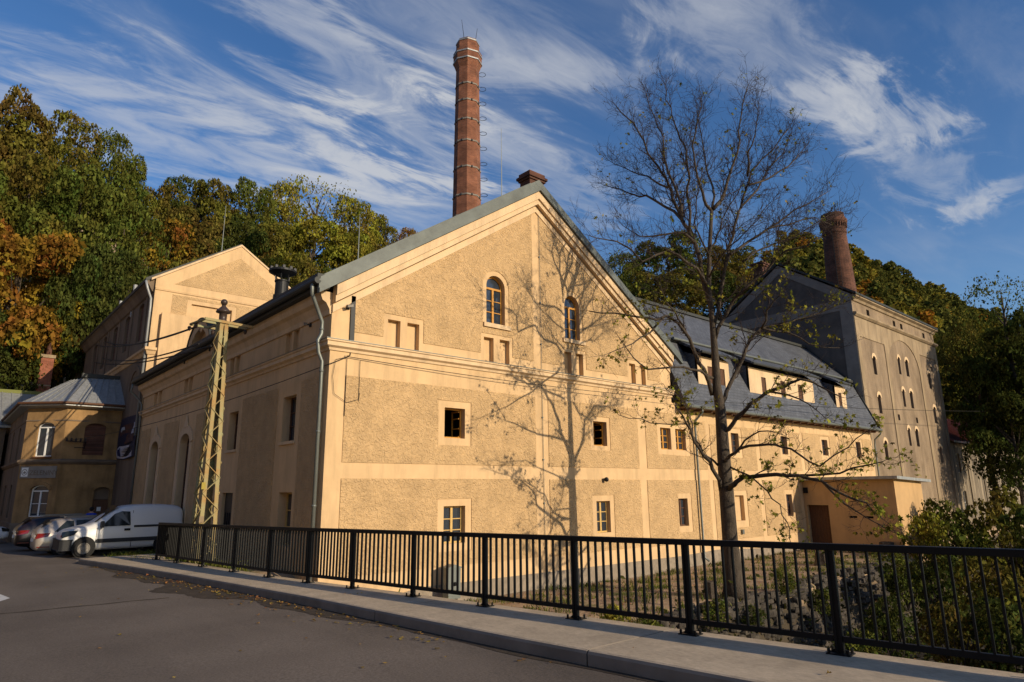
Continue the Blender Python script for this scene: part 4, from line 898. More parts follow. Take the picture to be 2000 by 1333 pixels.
def corner_house():
    T = thing('corner_house', 'two-storey weathered ochre corner house with chamfered corner and metal hipped roof', 'building')
    z0, zt = -3.0, 4.75; A, B, Cc = (7.97, 44.0), (5.27, 44.0), (3.62, 45.65)
    FR = Face((0, 44.0, 0), (1, 0, 0), (0, -1, 0)); dv = Vector((1, -1, 0)).normalized(); FC = Face((3.62, 45.65, 0), dv, (-dv.y*-1 if False else -0.7071, -0.7071, 0)); LC = math.hypot(1.65, 1.65); FW = Face((3.62, 0, 0), (0, 1, 0), (-1, 0, 0))
    wr = [H(6.22, 7.25, 2.15, 3.95, 0.25), H(7.05, 7.82, -2.5, 0.38, 0.2)]
    wc = [H(0.72, 1.75, 2.06, 3.95, 0.25), H(0.85, 1.90, -1.18, 0.5, 0.28)]
    ww = [H(48.2, 49.2, 2.0, 3.9, 0.2), H(52, 53, 2.0, 3.9, 0.2), H(48.2, 49.3, -1.3, 0.6, 0.2), H(52, 53.1, -1.3, 0.6, 0.2)]
    mb = MB(); sheet(mb, FR, (5.27, 7.97, z0, zt), wr, None, 0, 0.28, 0, rim=False); sheet(mb, FC, (0, LC, z0, zt), wc, None, 0, 0.28, 0, rim=False)
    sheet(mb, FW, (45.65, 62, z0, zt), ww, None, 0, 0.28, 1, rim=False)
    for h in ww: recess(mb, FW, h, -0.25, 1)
    def head(F, h, a=0.16):
        O = arch_pts(h['u0']-a, h['u1']+a, h['z0'], h['z1']+a, h['rise']+a*0.5, 8); I = arch_pts(h['u0'], h['u1'], h['z0'], h['z1'], h['rise'], 8)
        for k in range(2, len(O)-1): fprism(mb, F, [O[k], O[k+1], I[k+1], I[k]], 0, 0.06, 0)
    for h in wr: head(FR, h)
    for h in wc: head(FC, h)
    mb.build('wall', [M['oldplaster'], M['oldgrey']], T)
    path = [(3.62, 62), Cc, B, A]
    mb = MB(); mb.sweep(path, [(-0.02, 1.62), (0.05, 1.64), (0.15, 1.76), (0.15, 1.86), (-0.02, 1.92)]); mb.sweep(path, [(-0.02, 4.0), (0.03, 4.02), (0.03, 4.08), (-0.02, 4.1)]); mb.sweep(path, [(-0.02, -3.0), (0.05, -3), (0.05, -1.55), (-0.02, -1.5)]); mb.build('belt_course', M['oldgrey'], T)
    mb = MB(); fbox(mb, FR, 6.2, 7.27, 2.1, 4.0, -0.14, -0.10); mb.build('brick_infill', M['brick_dark'], T)
    mb = MB(); fbox(mb, FR, 7.03, 7.84, -2.5, -0.32, -0.22, -0.17); fbox(mb, FR, 7.1, 7.42, -2.4, -0.5, -0.17, -0.15); fbox(mb, FR, 7.47, 7.78, -2.4, -0.5, -0.17, -0.15); dr = mb.build('door', M['wooddark'], T)
    mb = MB(); fbox(mb, FR, 7.03, 7.84, -0.30, 0.4, -0.24, -0.2); mb.build('fanlight', M['oldgrey'], dr)
    mb = MB(); fbox(mb, FR, 7.3, 7.5, -0.95, -0.72, -0.148, -0.143); mb.build('notice', M['whitepaint'], dr)
    window(FC, wc[0], -0.16, T, rows=1, fm='whitepaint', fw=0.05); window(FC, wc[1], -0.16, T, rows=2, fm='whitepaint', fw=0.05)
    mb = MB(); fbox(mb, FC, 0.68, 1.79, 1.96, 2.05, 0, 0.1); mb.build('sill', M['wooddark'], T)
    # hipped metal roof with standing seams
    ez = 5.0; E = [(3.2, 62.0, ez), (3.2, 45.35, ez), (5.1, 43.5, ez), (7.98, 43.5, ez)]; top = [(5.6, 62, 6.6), (5.6, 47.0, 6.75), (6.3, 46.1, 6.85), (7.98, 46.1, 6.95)]
    mb = MB(); mb.add(E+top, [(1, 0, 4, 5), (2, 1, 5, 6), (3, 2, 6, 7)]); mb.add([(x, y, z-0.16) for x, y, z in E]+E, [(0, 1, 5, 4), (1, 2, 6, 5), (2, 3, 7, 6)]); mb.add([(x, y, z-0.16) for x, y, z in E]+[(3.62, 62, 4.74), (*Cc, 4.74), (*B, 4.74), (*A, 4.74)], [(0, 4, 5, 1), (1, 5, 6, 2), (2, 6, 7, 3)])
    for i in range(3):
        a0, a1, b0, b1 = map(Vector, (E[i], E[i+1], top[i], top[i+1])); n = max(2, int((a1-a0).length/0.45))
        for k in range(n+1):
            t = k/n; mb.bar(a0.lerp(a1, t)+Vector((0, 0, 0.015)), b0.lerp(b1, t)+Vector((0, 0, 0.015)), 0.025, 0.045)
    mb.add([top[1], top[0], (7.98, 62, 6.9), (7.98, 46.1, 6.95)], [(0, 1, 2, 3)]); r = mb.build('roof', M['zincroof'], T)
    mb = MB(); mb.tube([(x, y, z-0.02) for x, y, z in [(3.12, 62, ez), (3.12, 45.3, ez), (5.06, 43.42, ez), (7.98, 43.42, ez)]], 0.07, 8); mb.build('gutter', M['wooddark'], r)
    mb = MB(); mb.box((6.0, 46.0, 6.85), (7.98, 46.4, 7.1)); mb.build('ridge_cap', M['darkroof'], r)
    # name board with the emblem panel
    S = thing('name_board', 'grey stone name board with a white emblem plate above the lower corner window', 'sign', FC.p(0.1, 1.2, 0.0))
    mb = MB(); fbox(mb, FC, 0.12, 2.20, 0.88, 1.52, 0.0, 0.05); o = mb.build('board', M['towerband'], S); o.matrix_parent_inverse = Matrix.Translation(-S.location)
    mb = MB(); fbox(mb, FC, 0.20, 0.58, 0.97, 1.46, 0.05, 0.065); o = mb.build('emblem_plate', M['whitepaint'], S); o.matrix_parent_inverse = Matrix.Translation(-S.location)
    mb = MB(); cc = (0.39, 1.2)
    for r0, r1 in ((0.17, 0.135),):
        for k in range(18):
            a, b = 2*PI*k/18, 2*PI*(k+1)/18; fprism(mb, FC, [(cc[0]+r0*math.cos(a), cc[1]+r0*math.sin(a)), (cc[0]+r0*math.cos(b), cc[1]+r0*math.sin(b)), (cc[0]+r1*math.cos(b), cc[1]+r1*math.sin(b)), (cc[0]+r1*math.cos(a), cc[1]+r1*math.sin(a))], 0.065, 0.07)
    fprism(mb, FC, [(0.28, 1.16), (0.39, 1.12), (0.50, 1.16), (0.40, 1.28)], 0.065, 0.07); q = mb.build('emblem', M['towerband'], o)
    rot = Matrix((dv, Vector((0, 0, 1)), FC.n)).transposed().to_4x4(); mw = rot.copy(); mw.translation = FC.p(0.66, 1.05, 0.052)
    t = text_mesh('lettering', 'ZELENINY', 0.36, M['oldgrey'], S, mw); t.scale = t.scale
    # insulator bracket and wires stub
    K = thing('insulator_bracket', 'iron bracket with a row of insulators on the lit corner house wall', 'bracket', (5.5, 43.95, 2.9)); mb = MB()
    mb.bar((-0.15, -0.12, 0), (0.85, -0.12, -0.05), 0.04); mb.bar((0.1, 0.05, -0.02), (0.1, -0.12, -0.02), 0.04); mb.bar((0.8, 0.05, -0.4), (0.8, -0.12, 0.0), 0.04); mb.bar((0.3, -0.1, -0.35), (0.8, -0.1, -0.35), 0.04); mb.build('bracket', M['black'], K)
    for i in range(5):
        mb = MB(); mb.lathe([(0.02, -0.05), (0.05, 0.0), (0.06, 0.06), (0.045, 0.08), (0.055, 0.12), (0.02, 0.16)], (-0.1+i*0.22, -0.12, 0.02), 8); mb.build('insulator', M['ceramic'], K)
corner_house()
def banner():
    T = thing('building_banner', 'dark blue hanging banner with a picture and white information strip on sooty wall', 'banner', (7.9, 41.5, 3.2)); inv = Matrix.Translation(-T.location)
    def cloth(y0, y1, z0, z1, off, name, mt, par, sag=0.18):
        mb = MB(); n = 12; F_ = []
        for j in range(5):
            for i in range(n+1):
                y = y0+(y1-y0)*i/n; t = (y-39.25)/4.45; z = z0+(z1-z0)*j/4-sag*math.sin(PI*t)*(1-(z0+(z1-z0)*j/4-2.0)/2.3)*0.6
                mb.v.append((7.90-off-0.05*math.sin(6*t+j), y, z))
        for j in range(4):
            for i in range(n): a = j*(n+1)+i; mb.f.append((a, a+n+1, a+n+2, a+1)); mb.m.append(0)
        o = mb.build(name, mt, par)
        o.matrix_parent_inverse = inv if par is T else Matrix.Identity(4); return o
    base = cloth(39.25, 43.7, 1.95, 4.2, 0.0, 'cloth', mat('navy_banner_cloth', (0.012, 0.014, 0.04), 0.7), T)
    cloth(39.75, 43.6, 2.0, 2.66, 0.012, 'white_strip', mat('banner_white', (0.42, 0.42, 0.48), 0.7), base)
    cloth(42.75, 43.4, 2.06, 2.58, 0.024, 'blue_field', mat('banner_blue', (0.01, 0.015, 0.09), 0.7), base)
    cloth(39.75, 43.2, 2.78, 3.8, 0.012, 'picture', mat('banner_picture', (0.10, 0.035, 0.02), 0.7, vscale=0.9, col2=(0.02, 0.015, 0.03)), base)
    cloth(42.1, 43.0, 3.2, 3.7, 0.024, 'pale_tower', mat('banner_pale', (0.32, 0.38, 0.45), 0.7), base); cloth(39.75, 40.3, 3.2, 3.8, 0.024, 'pale_sky', mat('banner_sky', (0.30, 0.32, 0.38), 0.7), base)
    for i in range(6): cloth(39.95, 42.5-(i % 3)*0.35, 2.12+i*0.08, 2.14+i*0.08, 0.02, 'text_line', M['towerband'], base)
banner()
def left_house():
    T = thing('sheet_roof_house', 'low dark house with pale ribbed sheet roof at the left edge', 'building'); mb = MB()
    mb.box((-9, 56.4, -3.2), (3.4, 60.5, 4.4)); mb.build('wall', M['oldgrey'], T)
    mb = MB(); a = [Vector(p) for p in ((-10, 56.0, 4.6), (5.5, 56.0, 4.6), (5.5, 60.5, 7.4), (-10, 60.5, 7.4))]; mb.add(a, [(0, 1, 2, 3)]); mb.add([(p.x, p.y, p.z-0.15) for p in a]+a, [(3, 2, 1, 0), (0, 1, 5, 4), (1, 2, 6, 5)])
    for i in range(28): x = -9.8+i*0.56; mb.bar((x, 56.0, 4.63), (x, 60.5, 7.43), 0.05, 0.06)
    r = mb.build('roof', M['zincroof'], T); mb = MB(); mb.box((-10, 60.4, 7.35), (5.5, 60.9, 7.6)); mb.build('ridge_cap', mat('mossy_ridge', (0.16, 0.17, 0.05), 0.9), r)
    mb = MB()
    for x in (-6, -3, 0.5): mb.box((x, 56.32, -1.2), (x+1.1, 56.41, 1.2))
    mb.build('window', M['glass'], T)
    q = at_y(88, 730, 62.6); S = thing('brick_flue', 'slim red brick flue with pale collar left of the metal hipped roof', 'chimney', (q.x, q.y, 0)); mb = MB()
    mb.box((-0.42, -0.42, -3), (0.42, 0.42, q.z+1.2)); mb.build('shaft', M['brick'], S)
    mb = MB(); mb.box((-0.5, -0.5, q.z+1.2), (0.5, 0.5, q.z+1.45)); mb.box((-0.45, -0.45, q.z-1.05), (0.45, 0.45, q.z-0.95)); mb.build('collar', M['towersmooth'], S)
    mb = MB(); mb.lathe([(0.2, 0), (0.17, 0.9), (0.22, 0.92), (0.22, 1.05)], (0.05, 0, q.z+1.45), 10); mb.build('flue_pot', M['brick_dark'], S)
left_house()
def ruin():
    T = thing('derelict_shed', 'stained derelict shed with rust red sheet roof beyond the malt tower', 'building'); F = Face((0, 17.4, 0), (1, 0, 0), (0, -1, 0)); mb = MB()
    hs = [H(65.0, 65.9, 1.0, 2.6), H(65.3, 66.2, -2.4, -0.5), H(74, 75, 0.8, 2.4), H(80, 81, 0.8, 2.4)]
    sheet(mb, F, (63.2, 92, -4, 3.5), hs, None, 0, 0.3, 0, rim=False)
    for x in (63.3, 67.6, 71.9, 76.2, 80.5, 84.8): fbox(mb, F, x, x+0.35, -4, 3.2, 0, 0.08, 0)
    mb.build('wall', mat('streaked_old_render', (0.06, 0.05, 0.04), 0.95, vscale=1.4, bump=0.4, bscale=15, col2=(0.33, 0.27, 0.19), detail=8, vmap=(1.2, 1, 0.16)), T)
    for h in hs: window(F, h, -0.2, T, rows=2, fm='whitepaint')
    mb = MB(); mb.prism([(63.2, 16.9, 3.45), (63.2, 22.5, 6.9), (63.2, 22.5, 7.05), (63.2, 16.9, 3.6)], (29, 0, 0))
    for i in range(48): x = 63.3+i*0.6; mb.bar((x, 16.9, 3.63), (x, 22.5, 7.08), 0.05, 0.06)
    mb.build('roof', mat('rust_red_sheet', (0.20, 0.055, 0.04), 0.6, vscale=1.2, col2=(0.13, 0.07, 0.06), vmap=(1, 1, 0.4)), T)
    T = thing('white_gable_house', 'small pale gable half hidden by trees above the red roof', 'building', (84, 27, 0)); mb = MB(); mb.prism([(0, 0, -4), (9, 0, -4), (9, 0, 9.5), (4.5, 0, 12.5), (0, 0, 9.5)], (0, 8, 0)); mb.build('wall', M['whitepaint'], T)
    mb = MB(); mb.prism([(-0.5, -0.3, 9.3), (4.5, -0.3, 12.7), (9.5, -0.3, 9.3), (9.5, -0.3, 9.5), (4.5, -0.3, 12.95), (-0.5, -0.3, 9.5)], (0, 8.6, 0)); mb.build('roof', M['zincroof'], T)
ruin()
# ------------------------------------------------------------------ railing on the pavement
def railing():
    T = thing('street_railing', 'long black steel railing with vertical bars along the pavement edge', 'railing', (x_fence(9), 9, z_walk(9))); inv = Matrix.Translation(-T.location)
    def P(y, h): return Vector((x_fence(y), y, z_walk(y)+h))
    ys = [p[0] for p in FENCE]
    first = None
    for i, y in enumerate(ys):
        if first is None:
            d = (P(y+0.5, 0)-P(y-0.5, 0)).normalized(); n = Vector((d.y, -d.x, 0)); mb = MB()
            mb.obox(-d*0.042-n*0.03, d*0.03, n*0.06, Vector((0, 0, 1.05))); mb.obox(d*0.012-n*0.03, d*0.03, n*0.06, Vector((0, 0, 1.05))); mb.obox(-d*0.016-n*0.018, d*0.032, n*0.036, Vector((0, 0, 1.05))); post = mb.build('post', M['black'], T, bevel=0.004); post.matrix_parent_inverse = inv; post.location = P(y, 0)
            mb = MB(); mb.obox(-d*0.12-n*0.09, d*0.24, n*0.18, Vector((0, 0, 0.014)))
            for a in (-1, 1):
                for b in (-1, 1): mb.lathe([(0.016, 0), (0.016, 0.04), (0.008, 0.045)], d*0.095*a+n*0.065*b+Vector((0, 0, 0.014)), 6)
                mb.prism([d*0.05*a-n*0.005+Vector((0, 0, 0.014)), d*0.10*a-n*0.005+Vector((0, 0, 0.014)), d*0.05*a-n*0.005+Vector((0, 0, 0.05))], n*0.01)
            plate = mb.build('base_plate', M['black'], post); first = (post, plate)
        else:
            post = first[0].copy(); link(post, T); post.matrix_parent_inverse = inv; post.location = P(y, 0); pl = first[1].copy(); link(pl, post)
    mb = MB()
    for a, b in zip(ys[:-1], ys[1:]):
        d = (P(b, 0)-P(a, 0)); n = Vector((d.y, -d.x, 0)).normalized()
        mb.obox(P(a, 1.04)-n*0.045, d, n*0.09, Vector((0, 0, 0.07)))
    o = mb.build('handrail', M['black'], T, bevel=0.006); o.matrix_parent_inverse = inv
    for a, b in zip(ys[:-1], ys[1:]):
        mb = MB(); d = P(b, 0)-P(a, 0); L = d.length; dn = d.normalized(); n = Vector((dn.y, -dn.x, 0)).normalized()
        mb.obox(P(a, 0.12)-n*0.024+dn*0.05, dn*(L-0.1), n*0.048, Vector((0, 0, 0.06)))
        k = 14
        for i in range(1, k): q = P(a, 0.17)+dn*(L*i/k); mb.obox(q-dn*0.010-n*0.019, dn*0.020, n*0.038, Vector((0, 0, 0.87)))
        o = mb.build('baluster_panel', M['black'], T); o.matrix_parent_inverse = inv
railing()
# ------------------------------------------------------------------ lattice mast with its wires
MAST = Vector((6.30, 21.15, 0))
def mast():
    th = math.radians(8.4); ex = Vector((math.cos(th), math.sin(th), 0)); ey = Vector((-ex.y, ex.x, 0)); zb, zt = -2.35, 5.22
    T = thing('lattice_mast', 'rusting pale green steel lattice power mast behind the railing', 'power pole', (MAST.x, MAST.y, zb)); T.rotation_euler.z = th
    def hw(z): t = (z-0)/(zt-zb); return 0.30+(0.138-0.30)*t
    def corner(i, z): s = ((-1, -1), (1, -1), (1, 1), (-1, 1))[i]; return Vector((s[0]*hw(z), s[1]*hw(z), z))
    Ht = zt-zb
    for i in range(4):
        s = ((-1, -1), (1, -1), (1, 1), (-1, 1))[i]; mb = MB(); a, b = corner(i, 0), corner(i, Ht)
        mb.obox(a, Vector((-s[0]*0.125, 0, 0)), Vector((0, -s[1]*0.012, 0)), b-a); mb.obox(a, Vector((-s[0]*0.012, 0, 0)), Vector((0, -s[1]*0.125, 0)), b-a); mb.build('leg', M['poleP'], T)
    for f in range(4):
        mb = MB(); z = 0.35; k = 0
        while z < Ht-0.3:
            dz = 0.44*hw(z)/0.30+0.10; i, j = (f, (f+1) % 4) if k % 2 == 0 else ((f+1) % 4, f); mb.bar(corner(i, z)*0.985, corner(j, min(z+dz, Ht))*0.985+Vector((0, 0, 0)), 0.07, 0.018); z += dz; k += 1
        mb.build('lattice_brace', M['poleP'], T)
    mb = MB(); mb.box((-0.62, -0.42, -0.35), (0.62, 0.42, 0.22)); mb.build('concrete_foot', M['concrete'], T)
    mb = MB()
    for yy in (-0.19, 0.13): mb.box((-0.62, yy, Ht), (0.95, yy+0.06, Ht+0.08))
    mb.bar((-0.6, -0.16, Ht+0.04), (-0.6, 0.9, Ht+0.04), 0.07, 0.05); mb.bar((0.9, -0.16, Ht+0.04), (0.9, 0.16, Ht+0.04), 0.06, 0.05); mb.bar((0.0, -0.16, Ht+0.04), (0.0, 0.9, Ht+0.04), 0.06, 0.05)
    mb.box((-0.62, 0.86, Ht), (0.3, 0.92, Ht+0.07)); mb.build('crossarm', M['poleP'], T)
    for x, y in ((-0.6, 0.5), (-0.6, 0.95), (-0.25, 0.95), (0.15, 0.95), (0.85, 0.15)):
        mb = MB(); mb.lathe([(0.02, -0.14), (0.05, -0.10), (0.06, -0.03), (0.045, 0.0), (0.02, 0.01)], (x, y, Ht-0.02), 10); mb.build('insulator', M['ceramic'], T)
    mb = MB(); mb.lathe([(0.135, 0), (0.14, 0.02), (0.115, 0.06), (0.12, 0.28), (0.22, 0.30), (0.225, 0.33), (0.15, 0.42), (0.07, 0.50), (0.06, 0.54), (0.02, 0.55)], (0, 0, Ht+0.08), 18); mb.ball((0, 0, Ht+0.72), 0.105, 8); mb.build('finial', M['ceramic'], T, smooth=True)
    mb = MB(); mb.box((-0.33, -0.335, 2.45), (-0.21, -0.325, 2.65)); p = mb.build('warning_plate', mat('yellow_plate', (0.30, 0.24, 0.04), 0.6), T); p['label'] = 'small yellow warning plate'
    mb = MB(); mb.box((-0.30, -0.315, 1.50), (-0.17, -0.305, 1.68)); mb.build('number_plate', M['towersmooth'], T)
    def W(x, y, z): return Vector((MAST.x, MAST.y, zb))+ex*x+ey*y+Vector((0, 0, z))
    ends = [at_x(186, 674, 7.9), at_x(206, 668, 7.9), at_x(200, 700, 7.9), at_x(184, 708, 7.9)]
    for i, (x, y) in enumerate(((-0.6, 0.5), (-0.6, 0.95), (-0.25, 0.95), (0.15, 0.95))):
        a = W(x, y, Ht-0.12-(0.42 if i > 1 else 0)); b = ends[i]; mb = MB(); mb.tube([a.lerp(b, t/12)-Vector((0, 0, 0.35*4*(t/12)*(1-t/12))) for t in range(13)], 0.03, 5)
        tag(mb.build('power_line', M['cable']), ['uppermost of the four wires from mast crossarm to sooty wall', 'second wire down from the mast crossarm', 'third wire down from the mast crossarm', 'lowest wire from the mast to the sooty wall'][i], 'wire', 'wires between the mast and the old house')
mast()
def cables():
    def cab(name, label, P, r=0.011, sag=0.0):
        mb = MB(); pts = []
        for a, b in zip(P[:-1], P[1:]):
            a, b = Vector(a), Vector(b); n = 10; s = sag*(b-a).length
            pts += [a.lerp(b, t/n)-Vector((0, 0, s*4*(t/n)*(1-t/n))) for t in range(n)]
        pts.append(Vector(P[-1])); mb.tube(pts, r, 5); tag(mb.build(name, M['cable']), label, 'cable')
    c = at_y(679, 697, 16.93); hook = (8.0, 16.9, 3.5)
    cab('overhead_cable', 'thin dark cable from the corner house to the hall corner across its shaded side', [(5.6, 43.8, 2.95), hook], 0.012, 0.012)
    cab('facade_cable', 'thin sagging cable strung across the front of the gable below the cornice', [hook, tuple(c), tuple(at_y(1190, 768, 16.7)), tuple(at_y(1500, 790, 16.2))], 0.011, 0.006)
    cab('far_cable', 'dark wire crossing in front of the malt tower to the right edge', [tuple(at_y(1500, 790, 16.2)), tuple(at_y(2060, 802, 13.0))], 0.016, 0.004)
    T = thing('cable_loop', 'loose looped cable hanging from the wall hook at the hall corner', 'cable', tuple(c)); mb = MB(); F = FG
    P = [(0, 0), (-0.35, -0.12), (-0.42, -0.6), (-0.35, -1.1), (0.05, -1.32), (0.42, -1.2), (0.45, -1.0)]
    mb.tube([F.p(c.x+u, c.z+z, 0.05)-c for u, z in P], 0.007, 5); mb.tube([F.p(c.x, c.z+z, 0.04)-c for z in (0.05, -0.6, -1.7)], 0.008, 5); mb.tube([F.p(c.x+0.42, c.z+z, 0.04)-c for z in (-0.06, -0.6, -1.25)], 0.007, 5); mb.build('loop', M['cable'], T)
    mb = MB(); mb.tube([(0, 0.0, 0.0), (0, -0.14, 0.02), (0, -0.15, 0.1)], 0.02, 6); mb.build('hook', M['cable'], T)
cables()
def small_fixtures():
    def camera(name, label, F, u, z):
        p = F.p(u, z, 0); T = thing(name, label, 'camera', tuple(p)); mb = MB(); mb.obox(F.n*0.0-F.u*0.06-Vector((0, 0, 0.06)), F.u*0.10, Vector((0, 0, 0.10)), F.n*0.04); mb.bar(F.n*0.06, F.n*0.2, 0.035); mb.build('bracket', M['bumper'], T)
        mb = MB(); mb.bar(F.n*0.16+F.u*0.07+Vector((0, 0, 0.03)), F.n*0.2-F.u*0.12-Vector((0, 0, 0.03)), 0.07, 0.06); mb.bar(F.n*0.16+F.u*0.08+Vector((0, 0, 0.07)), F.n*0.2-F.u*0.14+Vector((0, 0, 0.01)), 0.08, 0.01); mb.build('housing', M['towerband'], T)
    camera('security_camera', 'small security camera on the lit gable beside the dark cover strip', FG, 8.52, 5.25)
    camera('security_camera', 'small security camera on the shaded side wall right of the slit niches', FL, 18.4, 4.92)
    camera('security_camera', 'small security camera at the far end of the shaded side wall', FL, 38.6, 4.1)
    p = at_y(1179, 936, 16.98); T = thing('wall_lamp', 'small dark round wall lamp on the smooth band between window rows', 'lamp', tuple(p)); mb = MB(); mb.tube([(0, 0, 0), (0, -0.1, 0.0)], 0.03, 8); mb.build('arm', M['black'], T); mb = MB(); mb.ball((0, -0.14, -0.02), 0.09, 6); mb.build('shade', M['black'], T)
    T = thing('meter_post', 'grey utility box standing on two legs before the gable wall', 'utility box', (12.0, 16.5, -3.4)); mb = MB(); mb.box((-0.22, -0.14, 0.3), (0.22, 0.14, 1.15)); mb.prism([(-0.25, -0.17, 1.15), (0.25, -0.17, 1.15), (0.25, -0.17, 1.18), (0, -0.17, 1.26), (-0.25, -0.17, 1.18)], (0, 0.34, 0)); mb.build('cabinet', M['pipe'], T)
    for x in (-0.17, 0.17):
        mb = MB(); mb.box((x-0.03, -0.03, -0.2), (x+0.03, 0.03, 0.3)); mb.build('leg', M['black'], T)
    mb = MB(); mb.ball((0, -0.16, 0.72), 0.06, 5); mb.build('lock', M['black'], T)
small_fixtures()
# ------------------------------------------------------------------ vehicles and person
def make_wheel(parent, x, y, z, r, w, side, hub='hub', steel=True):
    mb = MB(); prof = [(r*0.66, -w/2), (r*0.93, -w/2), (r, -w*0.36), (r, w*0.36), (r*0.93, w/2), (r*0.66, w/2)]; mb.lathe(prof, (0, 0, 0), 28, cap=False)
    o = mb.build('wheel', M['rubber'], parent); o.rotation_euler = (PI/2, 0, 0); o.location = (x, y, z)
    mb = MB(); s = side; mb.lathe([(r*0.66, w*0.30*s), (r*0.66, w*0.44*s), (r*0.60, w*0.46*s), (r*0.52, w*0.34*s), (r*0.30, w*0.30*s), (r*0.26, w*0.46*s), (0.02, w*0.48*s)][::(1 if s > 0 else 1)], (0, 0, 0), 24)
    if steel:
        for k in range(8): q = k*PI/4; mb.lathe([(0.022, 0), (0.022, 0.012)], (r*0.44*math.cos(q), r*0.44*math.sin(q), w*0.345*s), 6)
    else:
        for k in range(5): q = k*2*PI/5; mb.bar((r*0.2*math.cos(q), r*0.2*math.sin(q), w*0.42*s), (r*0.62*math.cos(q), r*0.62*math.sin(q), w*0.44*s), 0.07, 0.03)
    mb.build('rim', M[hub], o)
    return o
def loft_body(st, paint, parent, name='body'):
    """stations (x, zbottom, zwide, zbelt, ztop, half width, half width at belt, half width at top)"""
    mb = MB(); n = 14
    for x, zb, zw, zs, zt, hw, hs, ht in st:
        half = [(0, zb), (hw*0.8, zb), (hw*0.98, zb+0.06), (hw, zw), (hs, zs), (hs+(ht-hs)*0.5+0.012, zs+(zt-zs)*0.55), (ht, zt-0.05*min(1, (zt-zs)/0.3)), (ht*0.72, zt)]
        ring = half+[(0, zt+0.012)]+[(-y, z) for y, z in half[1:][::-1]]
        for y, z in ring: mb.v.append((x, y, z))
    n = len(ring); k = len(st)
    for i in range(k-1):
        for j in range(n): mb.f.append((i*n+j, (i+1)*n+j, (i+1)*n+(j+1) % n, i*n+(j+1) % n)); mb.m.append(0)
    mb.f.append(tuple(range(n))); mb.m.append(0); mb.f.append(tuple(range((k-1)*n, k*n))[::-1]); mb.m.append(0)
    o = mb.build(name, paint, parent, smooth=True, subd=1); return o
def side_y(st, x, z):
    for a, b in zip(st[:-1], st[1:]):
        if min(a[0], b[0]) <= x <= max(a[0], b[0]):
            t = (x-a[0])/(b[0]-a[0]); s = [p+(q-p)*t for p, q in zip(a, b)]; break
    else: s = st[0]
    _, zb, zw, zs, zt, hw, hs, ht = s
    if z <= zw: return hw
    if z <= zs: return hw+(hs-hw)*(z-zw)/(zs-zw)
    return hs+(ht-hs)*min(1, (z-zs)/max(0.05, zt-zs))
def side_panel(st, poly, parent, name, mt, sides=(1, -1), off=0.012, th=0.02):
    for s in sides:
        mb = MB(); n = len(poly); A = [Vector((x, s*(side_y(st, x, z)+off), z)) for x, z in poly]; c = sum(A, Vector())/n
        B = [p-Vector((0, s*th*1.5, 0)) for p in A]; f = [tuple(range(n))]+[(i, (i+1) % n, n+(i+1) % n, n+i) for i in range(n)]
        mb.add(A+B, f); mb.build(name, mt, parent)
